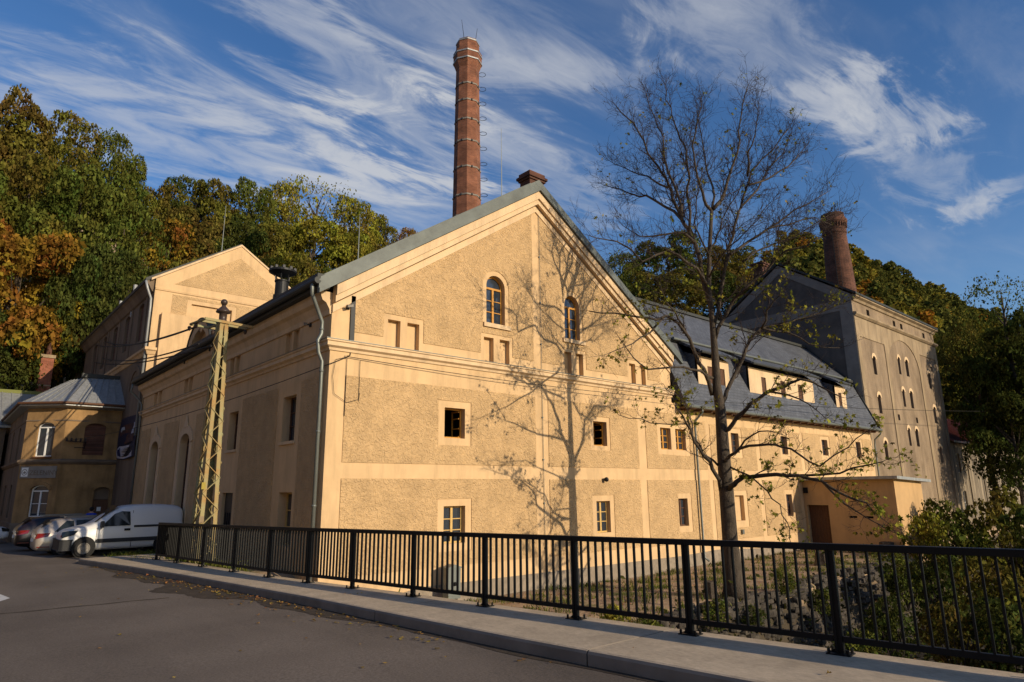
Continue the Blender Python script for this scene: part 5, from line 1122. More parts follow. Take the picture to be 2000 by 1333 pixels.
def van():
    T = thing('delivery_van', 'small white panel van parked nose towards the road behind the railing', 'van', (3.85, 30.1, z_road(29.2)-0.0)); zr = 0
    # x runs from the nose (0) to the tail (4.1)
    st = [(0.0, 0.32, 0.55, 0.72, 0.80, 0.62, 0.58, 0.5), (0.06, 0.24, 0.6, 0.82, 0.92, 0.78, 0.72, 0.62), (0.35, 0.20, 0.62, 0.93, 1.03, 0.86, 0.80, 0.68), (0.85, 0.20, 0.65, 1.00, 1.12, 0.90, 0.84, 0.70), (1.02, 0.20, 0.65, 1.02, 1.20, 0.905, 0.85, 0.70), (1.45, 0.20, 0.66, 1.04, 1.58, 0.91, 0.87, 0.68),
          (1.85, 0.20, 0.66, 1.05, 1.77, 0.915, 0.88, 0.70), (2.2, 0.20, 0.66, 1.05, 1.83, 0.915, 0.885, 0.72), (3.0, 0.20, 0.66, 1.05, 1.84, 0.915, 0.885, 0.73), (3.8, 0.24, 0.66, 1.05, 1.80, 0.91, 0.88, 0.72), (4.02, 0.28, 0.66, 1.05, 1.70, 0.89, 0.86, 0.70), (4.10, 0.36, 0.66, 1.04, 1.55, 0.84, 0.82, 0.66)]
    loft_body(st, M['vanwhite'], T)
    side_panel(st, [(1.22, 1.06), (2.18, 1.07), (2.14, 1.58), (1.86, 1.60), (1.62, 1.50)], T, 'side_window', M['carglass'], off=0.035)
    side_panel(st, [(2.3, 0.99), (3.9, 0.99), (3.9, 1.07), (2.3, 1.07)], T, 'door_rail', M['bumper'], off=0.016)
    side_panel(st, [(1.12, 0.48), (3.25, 0.48), (3.3, 0.52), (3.3, 0.58), (3.25, 0.62), (1.12, 0.62), (1.07, 0.58), (1.07, 0.52)], T, 'rubbing_strip', M['bumper'], off=0.03, th=0.03)
    side_panel(st, [(1.98, 0.88), (2.18, 0.88), (2.18, 0.96), (1.98, 0.96)], T, 'door_handle', M['black'], off=0.03, th=0.03)
    side_panel(st, [(2.24, 0.28), (2.255, 0.28), (2.255, 1.62), (2.24, 1.62)], T, 'door_gap', M['bumper'], off=0.013); side_panel(st, [(1.06, 0.28), (1.075, 0.28), (1.10, 1.02), (1.085, 1.02)], T, 'door_gap', M['bumper'], off=0.013)
    mb = MB(); mb.add([(0.0+1.08, -0.68, 1.17), (1.08, 0.68, 1.17), (1.80, 0.60, 1.755), (1.80, -0.60, 1.755)], [(0, 1, 2, 3)]); mb.v = [(x-0.05, y, z+0.05) for x, y, z in mb.v]; mb.build('windscreen', M['carglass'], T)
    mb = MB(); mb.prism([(-0.03, -0.80, 0.26), (-0.03, 0.80, 0.26), (0.10, 0.90, 0.26), (0.42, 0.925, 0.26), (0.42, 0.925, 0.62), (0.10, 0.90, 0.62), (-0.03, 0.78, 0.58), (-0.03, -0.78, 0.58), (0.10, -0.90, 0.62), (0.42, -0.925, 0.62), (0.42, -0.925, 0.26), (0.10, -0.90, 0.26)][:0] or [(-0.04, -0.78, 0.25), (0.06, -0.90, 0.25), (0.34, -0.925, 0.25), (0.34, 0.925, 0.25), (0.06, 0.90, 0.25), (-0.04, 0.78, 0.25)], (0, 0, 0.38)); mb.build('front_bumper', M['bumper'], T, bevel=0.03)
    mb = MB(); mb.box((4.02, -0.86, 0.28), (4.16, 0.86, 0.52)); mb.build('rear_bumper', M['bumper'], T, bevel=0.03)
    for s in (1, -1):
        mb = MB(); mb.prism([(0.03, s*0.50, 0.70), (0.03, s*0.76, 0.70), (0.40, s*0.845, 0.80), (0.50, s*0.82, 0.93), (0.20, s*0.74, 0.92), (0.06, s*0.55, 0.88)], (-0.015, s*0.02, 0.02)); mb.build('headlight', M['carglass'], T)
        mb = MB(); mb.box((1.16, s*0.90, 1.02), (1.28, s*1.10, 1.26)); mb.build('wing_mirror', M['bumper'], T, bevel=0.03)
        for x in (0.72, 3.42):
            mb = MB(); mb.lathe([(0.02, 0), (0.385, 0.0), (0.385, 0.02), (0.02, 0.02)], (0, 0, 0), 24); o = mb.build('wheel_arch', M['rubber'], T); o.rotation_euler = (PI/2, 0, 0); o.location = (x, s*0.905+0.01, 0.34)
            make_wheel(T, x, s*0.895, 0.31, 0.31, 0.185, -s)
van()
def estate(name, label, paint, loc, parts=True, dark=False):
    T = thing(name, label, 'car', loc)     # x runs from the tail (0) to the nose (4.6)
    st = [(0.0, 0.36, 0.6, 0.80, 0.92, 0.70, 0.66, 0.58), (0.07, 0.28, 0.62, 0.90, 1.06, 0.82, 0.78, 0.66), (0.22, 0.24, 0.62, 0.93, 1.18, 0.87, 0.82, 0.64), (0.55, 0.21, 0.62, 0.94, 1.42, 0.90, 0.84, 0.60), (1.1, 0.2, 0.62, 0.93, 1.47, 0.905, 0.845, 0.62), (2.2, 0.2, 0.62, 0.92, 1.48, 0.905, 0.845, 0.63), (2.7, 0.2, 0.62, 0.91, 1.42, 0.905, 0.845, 0.61), (3.35, 0.2, 0.62, 0.90, 1.02, 0.90, 0.83, 0.66), (4.2, 0.22, 0.6, 0.82, 0.92, 0.88, 0.80, 0.66), (4.55, 0.28, 0.55, 0.70, 0.78, 0.78, 0.70, 0.58), (4.64, 0.34, 0.5, 0.6, 0.66, 0.66, 0.60, 0.5)]
    loft_body(st, paint, T)
    side_panel(st, [(0.62, 0.98), (1.25, 0.97), (1.22, 1.36), (0.98, 1.36)], T, 'side_window', M['carglass'], off=0.03); side_panel(st, [(1.32, 0.97), (2.05, 0.96), (2.02, 1.39), (1.30, 1.38)], T, 'side_window', M['carglass'], off=0.03); side_panel(st, [(2.12, 0.96), (3.0, 0.95), (2.66, 1.32), (2.10, 1.39)], T, 'side_window', M['carglass'], off=0.03)
    mb = MB(); mb.add([(0.20, -0.62, 1.10), (0.20, 0.62, 1.10), (0.50, 0.55, 1.40), (0.50, -0.55, 1.40)], [(3, 2, 1, 0)]); mb.v = [(x-0.02, y, z+0.025) for x, y, z in mb.v]; mb.build('rear_window', M['carglass'], T)
    mb = MB(); mb.add([(2.78, -0.58, 1.41), (2.78, 0.58, 1.41), (3.36, 0.64, 1.05), (3.36, -0.64, 1.05)], [(3, 2, 1, 0)]); mb.v = [(x, y, z+0.02) for x, y, z in mb.v]; mb.build('windscreen', M['carglass'], T)
    for s in (1, -1):
        mb = MB(); mb.prism([(0.015, s*0.48, 0.74), (0.04, s*0.80, 0.72), (0.42, s*0.875, 0.80), (0.48, s*0.865, 0.93), (0.10, s*0.82, 0.92), (0.03, s*0.50, 0.90)], (-0.015, s*0.012, 0.0)); tl = mb.build('tail_light', M['redlamp'], T)
        mb = MB(); mb.box((0.0, s*0.60, 0.80), (0.02, s*0.76, 0.86)); mb.build('reversing_lamp', M['clearlamp'], tl)
        mb = MB(); mb.prism([(4.30, s*0.86, 0.66), (4.58, s*0.66, 0.62), (4.60, s*0.55, 0.74), (4.25, s*0.80, 0.83)], (0.01, s*0.012, 0.02)); mb.build('headlight', M['carglass'], T)
        mb = MB(); mb.box((2.95, s*0.88, 0.95), (3.08, s*1.06, 1.08)); mb.build('wing_mirror', paint, T, bevel=0.03)
        if name == 'estate_car': mb = MB(); mb.bar((0.9, s*0.54, 1.50), (2.5, s*0.55, 1.51), 0.035); mb.build('roof_rail', M['hub'], T)
        for x in (0.92, 3.62):
            mb = MB(); mb.lathe([(0.02, 0), (0.36, 0.0), (0.36, 0.02), (0.02, 0.02)], (0, 0, 0), 24); o = mb.build('wheel_arch', M['rubber'], T); o.rotation_euler = (PI/2, 0, 0); o.location = (x, s*0.912+0.01, 0.34)
            make_wheel(T, x, s*0.87, 0.315, 0.315, 0.19, -s, steel=False)
    mb = MB(); mb.box((-0.015, -0.26, 0.60), (0.02, 0.26, 0.71)); mb.build('number_plate', M['whitepaint'], T)
    side_panel(st, [(0.1, 0.40), (0.5, 0.40), (0.5, 0.43), (0.1, 0.43)], T, 'reflector', M['redlamp'])
    return T
estate('estate_car', 'beige silver estate car with red tail lamps parked behind the white van', M['carsilver'], (3.30, 32.35, z_road(32.5)-0.08))
estate('estate_car', 'dark plum car at the far side of the silver estate car', M['cardark'], (3.0, 36.0, z_road(35.5)-0.05))
h = estate('hatchback_car', 'white hatchback glimpsed over the bonnet of the delivery van', M['vanwhite'], (8.9, 34.6, z_road(34)+0.02)); h.rotation_euler.z = PI; h.location = (9.3, 32.9, z_road(33)); h.location = (7.75, 34.35, z_road(33)); h.scale = (0.8, 0.6, 0.98)
h = estate('hatchback_car', 'white car with dark headlamp cut off by the left picture edge', M['vanwhite'], (3.50-4.64, 44.6, z_road(44.6)-0.02))
def person():
    T = thing('person', 'dark-haired person in bright blue jacket standing between parked cars and corner house', 'person', (6.35, 39.6, z_road(39.6))); J = [(0, 0, 0.93), (0, 0, 1.15), (0, 0.01, 1.38), (0, 0, 1.50), (0, -0.015, 1.62)]
    me = D.meshes.new('body'); V = [(0, 0, 0.95), (0, 0, 1.18), (0, 0.01, 1.40), (0, -0.005, 1.50), (0, -0.02, 1.60), (0, -0.02, 1.70),
        (-0.10, 0, 0.90), (-0.11, -0.02, 0.50), (-0.11, 0.02, 0.09), (-0.12, -0.13, 0.05), (0.10, 0, 0.90), (0.11, 0.02, 0.50), (0.11, 0.04, 0.09), (0.12, -0.11, 0.05),
        (-0.19, 0.01, 1.40), (-0.25, 0.02, 1.12), (-0.24, -0.12, 0.90), (0.19, 0.01, 1.40), (0.25, 0.02, 1.12), (0.23, -0.14, 0.92)]
    Eg = [(0, 1), (1, 2), (2, 3), (3, 4), (4, 5), (0, 6), (6, 7), (7, 8), (8, 9), (0, 10), (10, 11), (11, 12), (12, 13), (2, 14), (14, 15), (15, 16), (2, 17), (17, 18), (18, 19)]
    Rr = [.14, .15, .15, .06, .095, .075, .095, .06, .045, .04, .095, .06, .045, .04, .065, .05, .035, .065, .05, .035]
    def skin(name, vs, es, rs, mt, root=0, sub=2):
        me = D.meshes.new(name); me.from_pydata(vs, es, []); o = D.objects.new(name, me); link(o, T); s = o.modifiers.new('skin', 'SKIN'); o.modifiers.new('sub', 'SUBSURF').render_levels = sub; o.modifiers['sub'].levels = sub
        for i, r in enumerate(rs): me.skin_vertices[0].data[i].radius = (r, r*0.85); me.skin_vertices[0].data[i].use_root = (i == root)
        me.materials.append(mt)
        # bake the modifiers so the body is one plain continuous mesh
        dg = C.evaluated_depsgraph_get(); nm = D.meshes.new_from_object(o.evaluated_get(dg)); o.modifiers.clear(); o.data = nm
        for p in nm.polygons: p.use_smooth = True
        if not nm.materials: nm.materials.append(mt)
        return o
    skinM = mat('skin', (0.45, 0.26, 0.18), 0.6); blue = mat('blue_jacket_cloth', (0.012, 0.05, 0.42), 0.8, 0.15, 9); jeans = mat('dark_trousers', (0.02, 0.022, 0.03), 0.9)
    skin('body', V, Eg, Rr, skinM)
    skin('jacket', [V[0], V[1], V[2], (0, 0, 1.46), V[14], V[15], (-0.243, -0.09, 0.95), V[17], V[18], (0.233, -0.11, 0.97)], [(0, 1), (1, 2), (2, 3), (2, 4), (4, 5), (5, 6), (2, 7), (7, 8), (8, 9)], [.165, .175, .175, .085, .085, .066, .05, .085, .066, .05], blue)
    skin('trousers', [V[0], V[6], V[7], V[8], V[10], V[11], V[12]], [(0, 1), (1, 2), (2, 3), (0, 4), (4, 5), (5, 6)], [.155, .11, .078, .066, .11, .078, .066], jeans)
    mb = MB(); mb.ball((0, 0.0, 1.665), 0.108, 8, 0, 1.08); mb.v = [(x, y+0.012, z if y > -0.05 or z > 1.68 else 1.68) for x, y, z in mb.v]; mb.build('hair', mat('dark_hair', (0.012, 0.009, 0.007), 0.7), T, smooth=True)
    for s in (-1, 1):
        mb = MB(); mb.ball((s*0.034, -0.098, 1.625), 0.013, 5); mb.build('eye', M['dark'], T)
        mb = MB(); mb.ball((s*0.098, 0.0, 1.615), 0.024, 5, 0, 1.3); mb.build('ear', skinM, T)
        hv = (-0.24, -0.12, 0.90) if s < 0 else (0.23, -0.14, 0.92); mb = MB(); h0 = Vector(hv); mb.tube([h0, h0+Vector((0, -0.02, -0.05)), h0+Vector((0, -0.03, -0.09))], [0.03, 0.04, 0.034], 8)
        for i in range(4): b = h0+Vector((0.0, -0.055+i*0.018, -0.085)); L = (0.07, 0.08, 0.075, 0.06)[i]; mb.tube([b, b+Vector((-s*0.01, -0.005, -L*0.55)), b+Vector((-s*0.03, 0, -L))], [0.010, 0.009, 0.007], 6)
        b = h0+Vector((0, -0.05, -0.04)); mb.tube([b, b+Vector((-s*0.015, -0.03, -0.03)), b+Vector((-s*0.03, -0.035, -0.06))], [0.011, 0.010, 0.008], 6); mb.build('hand', skinM, T, smooth=True)
    mb = MB(); mb.prism([(-0.012, -0.10, 1.60), (0.012, -0.10, 1.60), (0, -0.125, 1.585)], (0, 0.01, 0.04)); mb.build('nose', skinM, T); mb = MB(); mb.box((-0.025, -0.103, 1.555), (0.025, -0.09, 1.562)); mb.build('mouth', M['redlamp'], T)
    T.rotation_euler.z = 2.6
person()
# ------------------------------------------------------------------ foliage
def np_mesh(name, verts, faces, mt, smooth=False):
    me = D.meshes.new(name); me.vertices.add(len(verts)); me.vertices.foreach_set('co', np.asarray(verts, np.float32).ravel())
    f = np.asarray(faces, np.int32); k = f.shape[1]; me.loops.add(f.size); me.loops.foreach_set('vertex_index', f.ravel())
    me.polygons.add(len(f)); me.polygons.foreach_set('loop_start', np.arange(0, f.size, k, dtype=np.int32)); me.polygons.foreach_set('loop_total', np.full(len(f), k, np.int32))
    me.update(calc_edges=True); me.validate(); me.materials.append(mt); return me
def leaf_cards(P, Nrm, size, rng):
    """one folded leaf-spray (a bent quad) per point"""
    n = len(P); a = rng.normal(size=(n, 3)); a -= Nrm*(a*Nrm).sum(1, keepdims=True)*0.9; a /= np.linalg.norm(a, axis=1, keepdims=True)+1e-9
    b = np.cross(Nrm, a); b /= np.linalg.norm(b, axis=1, keepdims=True)+1e-9; s = (size*(0.4+1.25*rng.random(n)**1.5))[:, None]
    w = 0.62; lift = Nrm*s*0.22
    V = np.stack([P-a*s, P-b*s*w+lift*0.4, P+a*s*0.9, P+b*s*w-lift*0.6], 1).reshape(-1, 3)
    F = np.arange(4*n, dtype=np.int32).reshape(-1, 4); return V, F
def crown_points(rng, n, lobes, shape, loose=0.0):
    """points on the outsides of many overlapping lobes filling a crown (unit radius)"""
    Cn, Rn = [], []
    for i in range(lobes):
        q = rng.random()*2*PI; h = -0.85+1.75*((i+0.5)/lobes); prof = shape(h); r = prof*(0.25+0.75*rng.random()**0.6)*0.88
        Cn.append((r*math.cos(q), r*math.sin(q), h*0.86)); Rn.append((0.16+0.20*rng.random())*(0.55+0.6*prof))
    Cn = np.array(Cn); Rn = np.array(Rn); w = Rn**2; idx = rng.choice(lobes, size=int(n*1.7), p=w/w.sum())
    d = rng.normal(size=(len(idx), 3)); d /= np.linalg.norm(d, axis=1, keepdims=True); d[:, 2] = np.where(d[:, 2] < -0.55, -d[:, 2], d[:, 2])
    rad = Rn[idx]*(0.72+0.36*rng.random(len(idx))+loose*rng.random(len(idx))); P = Cn[idx]+d*rad[:, None]*np.array([1, 1, 0.8])
    dist = np.linalg.norm((P[:, None, :]-Cn[None])/np.array([1, 1, 0.8]), axis=2)/Rn[None]; keep = (dist < 0.66).sum(1) == 0
    P = P[keep][:n]; d = d[keep][:n]; nr = d+rng.normal(size=d.shape)*0.75; nr /= np.linalg.norm(nr, axis=1, keepdims=True); return P, nr
SH_ROUND = lambda h: math.sqrt(max(0.05, 1-(h*0.95)**2))
SH_EGG = lambda h: math.sqrt(max(0.04, 1-(h+0.25)**2*0.62)) if h > -0.25 else math.sqrt(max(0.1, 1-((h+0.25)*1.3)**2))
SH_TALL = lambda h: max(0.22, 1.0-0.45*(h+0.6)) if h > -0.6 else max(0.3, 1-2*(-0.6-h))
def crown_mesh(name, seed, n, lobes, shape, size, loose=0.0):
    rng = np.random.default_rng(seed); P, nr = crown_points(rng, n, lobes, shape, loose); V, F = leaf_cards(P, nr, size, rng); return np_mesh(name, V, F, M['leaf'])
CROWNS = [crown_mesh('crown_mesh', 11, 16000, 40, SH_ROUND, 0.030), crown_mesh('crown_mesh', 12, 16000, 46, SH_EGG, 0.029), crown_mesh('crown_mesh', 13, 15000, 52, SH_TALL, 0.031, 0.2),
          crown_mesh('crown_mesh', 14, 10500, 44, SH_EGG, 0.030, 0.5), crown_mesh('crown_mesh', 15, 16000, 34, SH_ROUND, 0.031), crown_mesh('crown_mesh', 16, 2600, 34, SH_EGG, 0.030, 0.9)]
def trunk_mesh(seed, spread=0.55):
    rng = random.Random(seed); mb = MB(); mb.tube([(0, 0, -5.0), (0, 0, -1.9), (0.02, 0.01, -1.0), (0.0, 0.03, -0.3), (-0.03, 0, 0.5)], [0.075, 0.055, 0.045, 0.034, 0.012], 7)
    for i in range(13):
        z = -1.0+i*0.1; q = rng.random()*6.28; L = (0.3+0.35*rng.random())*(1 if z < 0 else 1-z); p = Vector((0, 0.01, z)); d = Vector((math.cos(q)*spread, math.sin(q)*spread, 0.55)).normalized()
        mb.tube([p, p+d*L*0.5+Vector((0, 0, 0.02)), p+d*L+Vector((0, 0, 0.1*L))], [0.022, 0.014, 0.004], 5)
    me = D.meshes.new('trunk_mesh'); me.from_pydata(mb.v, [], mb.f); me.materials.append(M['bark']); return me
TRUNKS = [trunk_mesh(i) for i in range(3)]
def tree(label, px, ptop, y, wpx, hm, kind, col, trunk=0, group='trees on the wooded slope', x=None, base=None):
    """ptop: photo row of the crown top; wpx: crown width in photo pixels; hm: crown height in metres"""
    top = at_y(px, ptop, y); depth = CF.dot(top); w = wpx*depth/FPX; gz = terrain(top.x, y) if base is None else base
    T = thing('deciduous_tree', label, 'tree', (top.x, y, min(gz, top.z-hm*0.9)), group); z0 = T.location.z
    cr = D.objects.new('crown', CROWNS[kind]); link(cr, T); cr.scale = (w/2, w/2, hm/2); cr.location = (0, 0, top.z-hm*0.5-z0); cr.rotation_euler.z = random.random()*6.28; cr.color = (*col, 1)
    tr = D.objects.new('trunk', TRUNKS[trunk]); link(tr, T); hh = top.z-z0; tr.scale = (hm/2*0.8, hm/2*0.8, hm/2*0.92); tr.location = (0, 0, (top.z-hm*0.5)-z0); tr.rotation_euler.z = random.random()*6.28
    return T
OL = (0.125, 0.108, 0.022); GR = (0.092, 0.104, 0.021); DG = (0.062, 0.074, 0.018); YG = (0.205, 0.185, 0.028); OR = (0.21, 0.115, 0.020); BR = (0.118, 0.090, 0.022); YE = (0.25, 0.18, 0.024)
def wooded_slope():
    rows = [   # (row word, y, [(px, top, width px, crown height m, kind, colour, look)])
        ('back', 84, [(-40, 190, 170, 17, 0, OL, 'brown-olive'), (55, 172, 150, 19, 2, BR, 'bronze-brown'), (150, 222, 120, 16, 1, OL, 'dull olive'), (228, 254, 105, 15, 3, GR, 'loose green'), (268, 300, 80, 13, 2, GR, 'narrow green'), (330, 352, 90, 13, 0, OL, 'round olive'), (372, 344, 100, 14, 1, DG, 'deep green'), (425, 352, 95, 13, 4, OL, 'dense olive'),
                     (492, 348, 100, 14, 1, GR, 'tall green'), (555, 352, 100, 14, 3, YG, 'thinning yellow-green'), (622, 338, 120, 15, 5, YG, 'half bare yellow-green'), (690, 382, 100, 14, 1, YG, 'bushy yellow-green'), (738, 418, 80, 12, 0, OL, 'low olive'), (797, 442, 60, 9, 3, OR, 'small orange-tinted'), (840, 462, 60, 9, 0, YG, 'small yellow-green')]),
        ('middle', 73, [(-25, 330, 170, 15, 4, GR, 'spreading green'), (75, 300, 160, 16, 1, OL, 'broad olive'), (170, 320, 150, 15, 0, GR, 'rounded green'), (255, 380, 130, 14, 3, GR, 'open green'), (330, 425, 120, 13, 1, OR, 'russet-tipped'), (395, 410, 120, 13, 4, BR, 'brown-green'), (470, 425, 120, 13, 0, DG, 'dark green'), (545, 430, 120, 13, 1, OL, 'olive'), (610, 425, 130, 13, 4, YG, 'golden green'), (685, 455, 110, 12, 0, YG, 'sunlit yellow-green'), (745, 478, 90, 10, 1, OL, 'stubby olive')]),
        ('front', 65.5, [(190, 470, 120, 13, 0, DG, 'shadowy green'), (245, 480, 130, 13, 3, DG, 'thin-crowned dark green'), (300, 520, 130, 13, 1, GR, 'full green'), (375, 500, 120, 12, 4, OL, 'tangled olive'), (450, 505, 110, 11, 0, BR, 'brownish'), (535, 500, 110, 11, 1, YG, 'bright yellow-green'), (600, 505, 110, 11, 3, OL, 'airy olive'), (660, 520, 90, 9, 4, GR, 'compact green')])]
    lm = lambda px: 'the small brick flue' if px < 160 else 'the metal hipped roof' if px < 290 else 'the rear ochre gable' if px < 500 else 'the smoke cowl' if px < 610 else 'the hall roof verge' if px < 780 else 'the octagonal chimney foot'
    for word, y, L in rows:
        for i, (px, top, w, h, k, c, look) in enumerate(L):
            tree(f'{look} tree in the {word} row of the slope above {lm(px)}', px, top, y+random.uniform(-1.5, 1.5), w*1.12, h, k, c, i % 3)
    tree('large orange maple at the left edge above the pale sheet roof', 55, 430, 64.5, 260, 15, 4, OR, 1)
    tree('orange-yellow maple directly behind the slim brick flue', 128, 560, 65.5, 130, 9, 0, YE, 2)
    tree('dark green tree low behind the sheet roof and the brick flue', 15, 600, 63.5, 150, 8, 1, DG, 0)
    tree('dark tree between the brick flue and the sooty side wall', 185, 585, 66.0, 120, 13, 0, DG, 0)
    # behind the wing roof
    for px, top, y, w, h, k, c, lab in ((1215, 492, 66, 110, 12, 3, GR, 'loose green tree rising behind the right verge of the gable'), (1300, 462, 62, 150, 13, 4, GR, 'dense green tree behind the wing roof, left of the bare tree trunk'), (1290, 530, 50, 170, 9, 0, OL, 'low olive tree just behind the slate ridge'), (1390, 478, 60, 120, 12, 1, BR, 'brown-tinged tree seen through the bare branches'),
            (1440, 486, 58, 110, 11, 0, OL, 'olive tree right of the bare trunk behind the slate ridge'), (1400, 540, 50, 150, 9, 4, DG, 'dark low tree behind the slate ridge and bare trunk'), (1470, 520, 54, 80, 9, 3, YE, 'yellowing tree left of the dark tower gable'), (1225, 545, 52, 110, 8, 1, DG, 'small dark tree at the junction of gable and slate roof')):
        tree(lab, px, top, y, w, h, k, c, 1, 'trees behind the wing roof')
wooded_slope()
def woodland():
    rng = np.random.default_rng(5); Vs, Fs, base = [], [], 0; lib = []
    for s in range(4): P, nr = crown_points(np.random.default_rng(40+s), 1500, 22, (SH_ROUND, SH_EGG)[s % 2], 0.1); lib.append((P, nr))
    out = {'g': [[], [], 0], 'o': [[], [], 0], 'y': [[], [], 0]}
    r2 = random.Random(9)
    for i in range(620):
        az = r2.uniform(0.02, 0.52); r = 95+215*r2.random(); x, y = r*math.cos(az), r*math.sin(az)
        if x < 66 or hill(x, y) < 1.0: continue
        z = terrain(x, y); w = r2.uniform(3.2, 5.2); hh = w*r2.uniform(1.1, 1.5); P, nr = lib[i % 4]; q = r2.random()*6.28; c, s = math.cos(q), math.sin(q); Rm = np.array([[c, -s, 0], [s, c, 0], [0, 0, 1]])
        P2 = (P@Rm.T)*np.array([w, w, hh])+np.array([x, y, z+hh*1.15]); V, F = leaf_cards(P2, nr@Rm.T, w*0.105, rng); key = 'o' if r2.random() < 0.13 else 'y' if r2.random() < 0.25 else 'g'; b = out[key]
        b[0].append(V); b[1].append(F+b[2]); b[2] += len(V)
    for key, nm, col in (('g', 'woodland', (0.105, 0.105, 0.024)), ('o', 'woodland', (0.26, 0.125, 0.02)), ('y', 'woodland', (0.19, 0.155, 0.026))):
        b = out[key]; me = np_mesh(nm, np.concatenate(b[0]), np.concatenate(b[1]), M['leaf']); o = D.objects.new(nm, me); link(o); o.color = (*col, 1); tag(o, kind='stuff')
    # undergrowth between the trunks on the left slope
    pts, nrm = [], []
    for i in range(9000):
        x = r2.uniform(-60, 70); y = r2.uniform(61, 100)
        if x < 20 and y < 63: continue
        pts.append((x, y, terrain(x, y)+r2.random()**2*3.0)); nrm.append((r2.gauss(0, .5), -0.6+r2.gauss(0, .4), 0.7+r2.gauss(0, .4)))
    nr = np.array(nrm); nr /= np.linalg.norm(nr, axis=1, keepdims=True); V, F = leaf_cards(np.array(pts), nr, 0.42, rng); o = D.objects.new('undergrowth', np_mesh('undergrowth', V, F, M['leaf'])); link(o); o.color = (0.035, 0.045, 0.012, 1); tag(o, kind='stuff')
woodland()
def right_bank():
    # slender and dark trees beyond the annex
    tree('tall slender tree with pale trunk at the right edge beyond the derelict shed', 1945, 528, 12.5, 130, 8.5, 5, GR, 2, 'trees on the river bank', base=-5)
    for px, top, y, w, h, k, c, lab in ((1990, 610, 11.5, 190, 13, 4, DG, 'dark dense tree cut by the right edge'), (1900, 690, 14.8, 110, 9, 0, DG, 'dark round tree in front of the derelict shed roof'), (1960, 760, 13.0, 150, 9, 1, DG, 'low dark tree in front of the stained shed wall'), (1875, 620, 20.5, 90, 9, 3, OL, 'olive tree directly right of the malt tower'), (1925, 640, 18.5, 110, 10, 1, GR, 'green tree behind the derelict shed roof')):
        tree(lab, px, top, y, w, h, k, c, 1, 'trees on the river bank', base=-6)
    rng = np.random.default_rng(77); SB = []
    for s in range(3):
        P, nr = crown_points(rng, 2600, 20, SH_ROUND, 0.5); V, F = leaf_cards(P, nr, 0.062, rng); SB.append(np_mesh('shrub_mesh', V, F, M['leaf']))
    sm = MB()
    for i in range(9): q = i*0.7; sm.tube([(0, 0, -1.0), (0.3*math.cos(q), 0.3*math.sin(q), -0.3), (0.6*math.cos(q), 0.6*math.sin(q), 0.4)], [0.03, 0.022, 0.008], 5)
    sme = D.meshes.new('stem_mesh'); sme.from_pydata(sm.v, [], sm.f); sme.materials.append(M['twig'])
    L = [(1795, 1000, 11.4, 2.0, 3.6, YG, 'yellow-green shrub against the lit corner of the annex'), (1850, 975, 11.0, 2.6, 4.4, GR, 'tall green shrub right of the annex'), (1930, 960, 9.6, 3.4, 5.0, OL, 'large olive shrub right of the annex below the stained shed'), (1990, 990, 7.6, 3.2, 5.2, DG, 'dark shrub at the right edge above the railing'),
         (1760, 1080, 10.6, 1.7, 2.2, GR, 'green shrub on the bank below the annex corner'), (1830, 1085, 8.6, 2.0, 2.8, DG, 'dark shrub behind the railing right of the stone bank'), (1920, 1090, 6.6, 2.1, 3.0, OL, 'olive shrub low behind the railing near the right edge'), (1730, 1165, 8.2, 1.5, 1.9, DG, 'dark leafy shrub at the foot of the rubble bank'),
         (1850, 1180, 5.4, 1.5, 1.9, BR, 'brown-leaved shrub deep below the railing'), (1960, 1170, 4.4, 1.5, 2.0, DG, 'dark shrub in the river bed at the right edge'), (1660, 1230, 6.6, 1.1, 1.3, GR, 'small green shrub behind the last full railing post'), (1530, 1118, 11.0, 0.7, 0.8, GR, 'little green bush on top of the rubble bank'), (1400, 1172, 10.9, 0.9, 0.9, GR, 'green weed bush at the foot of the bare tree'),
         (1195, 1178, 10.6, 0.8, 1.0, YG, 'yellow-green weed bush behind the railing left of the bare tree'), (1470, 1185, 10.7, 0.7, 0.7, DG, 'dark ivy-like bush on the rubble bank right of the bare trunk'), (1600, 1150, 10.4, 0.8, 0.9, GR, 'green bush between the annex door and the railing post'), (1270, 1205, 9.8, 0.7, 0.6, GR, 'low weed bush under the railing left of the tree stump')]
    for i, (px, py, y, w, h, c, lab) in enumerate(L):
        p = at_y(px, py, y); T = thing('shrub', lab, 'shrub', (p.x, y, p.z-h), 'shrubs along the river bank'); o = D.objects.new('foliage', SB[i % 3]); link(o, T); o.scale = (w/2, w/2, h/2); o.location = (0, 0, h/2); o.rotation_euler.z = i*1.7; o.color = (*c, 1)
        o = D.objects.new('stem', sme); link(o, T); o.scale = (w/2, w/2, h/2); o.location = (0, 0, h/2)
    # tangled growth of the river bed and the banks
    r = random.Random(4); pts, nrm, szs = [], [], []
    for i in range(34000):
        x = 8.0+42*r.random()**1.1; y = r.uniform(-6, 12.2); z = terrain(x, y)
        if z > -3.7 and r.random() > 0.2: continue
        if y > 10 and x < 24 and r.random() > 0.8: continue
        cl = 0.5+0.5*math.sin(x*1.3+y*0.7)*math.sin(y*1.1-x*0.4+1); pts.append((x, y, z+r.random()*(0.25+1.1*cl))); nrm.append((r.gauss(0, .6), r.gauss(0, .6)-0.2, 0.6+r.gauss(0, .4)))
    nr = np.array(nrm); nr /= np.linalg.norm(nr, axis=1, keepdims=True); V, F = leaf_cards(np.array(pts), nr, 0.085, rng); o = D.objects.new('river_undergrowth', np_mesh('river_undergrowth', V, F, M['leaf'])); link(o); o.color = (0.070, 0.072, 0.020, 1); tag(o, kind='stuff')
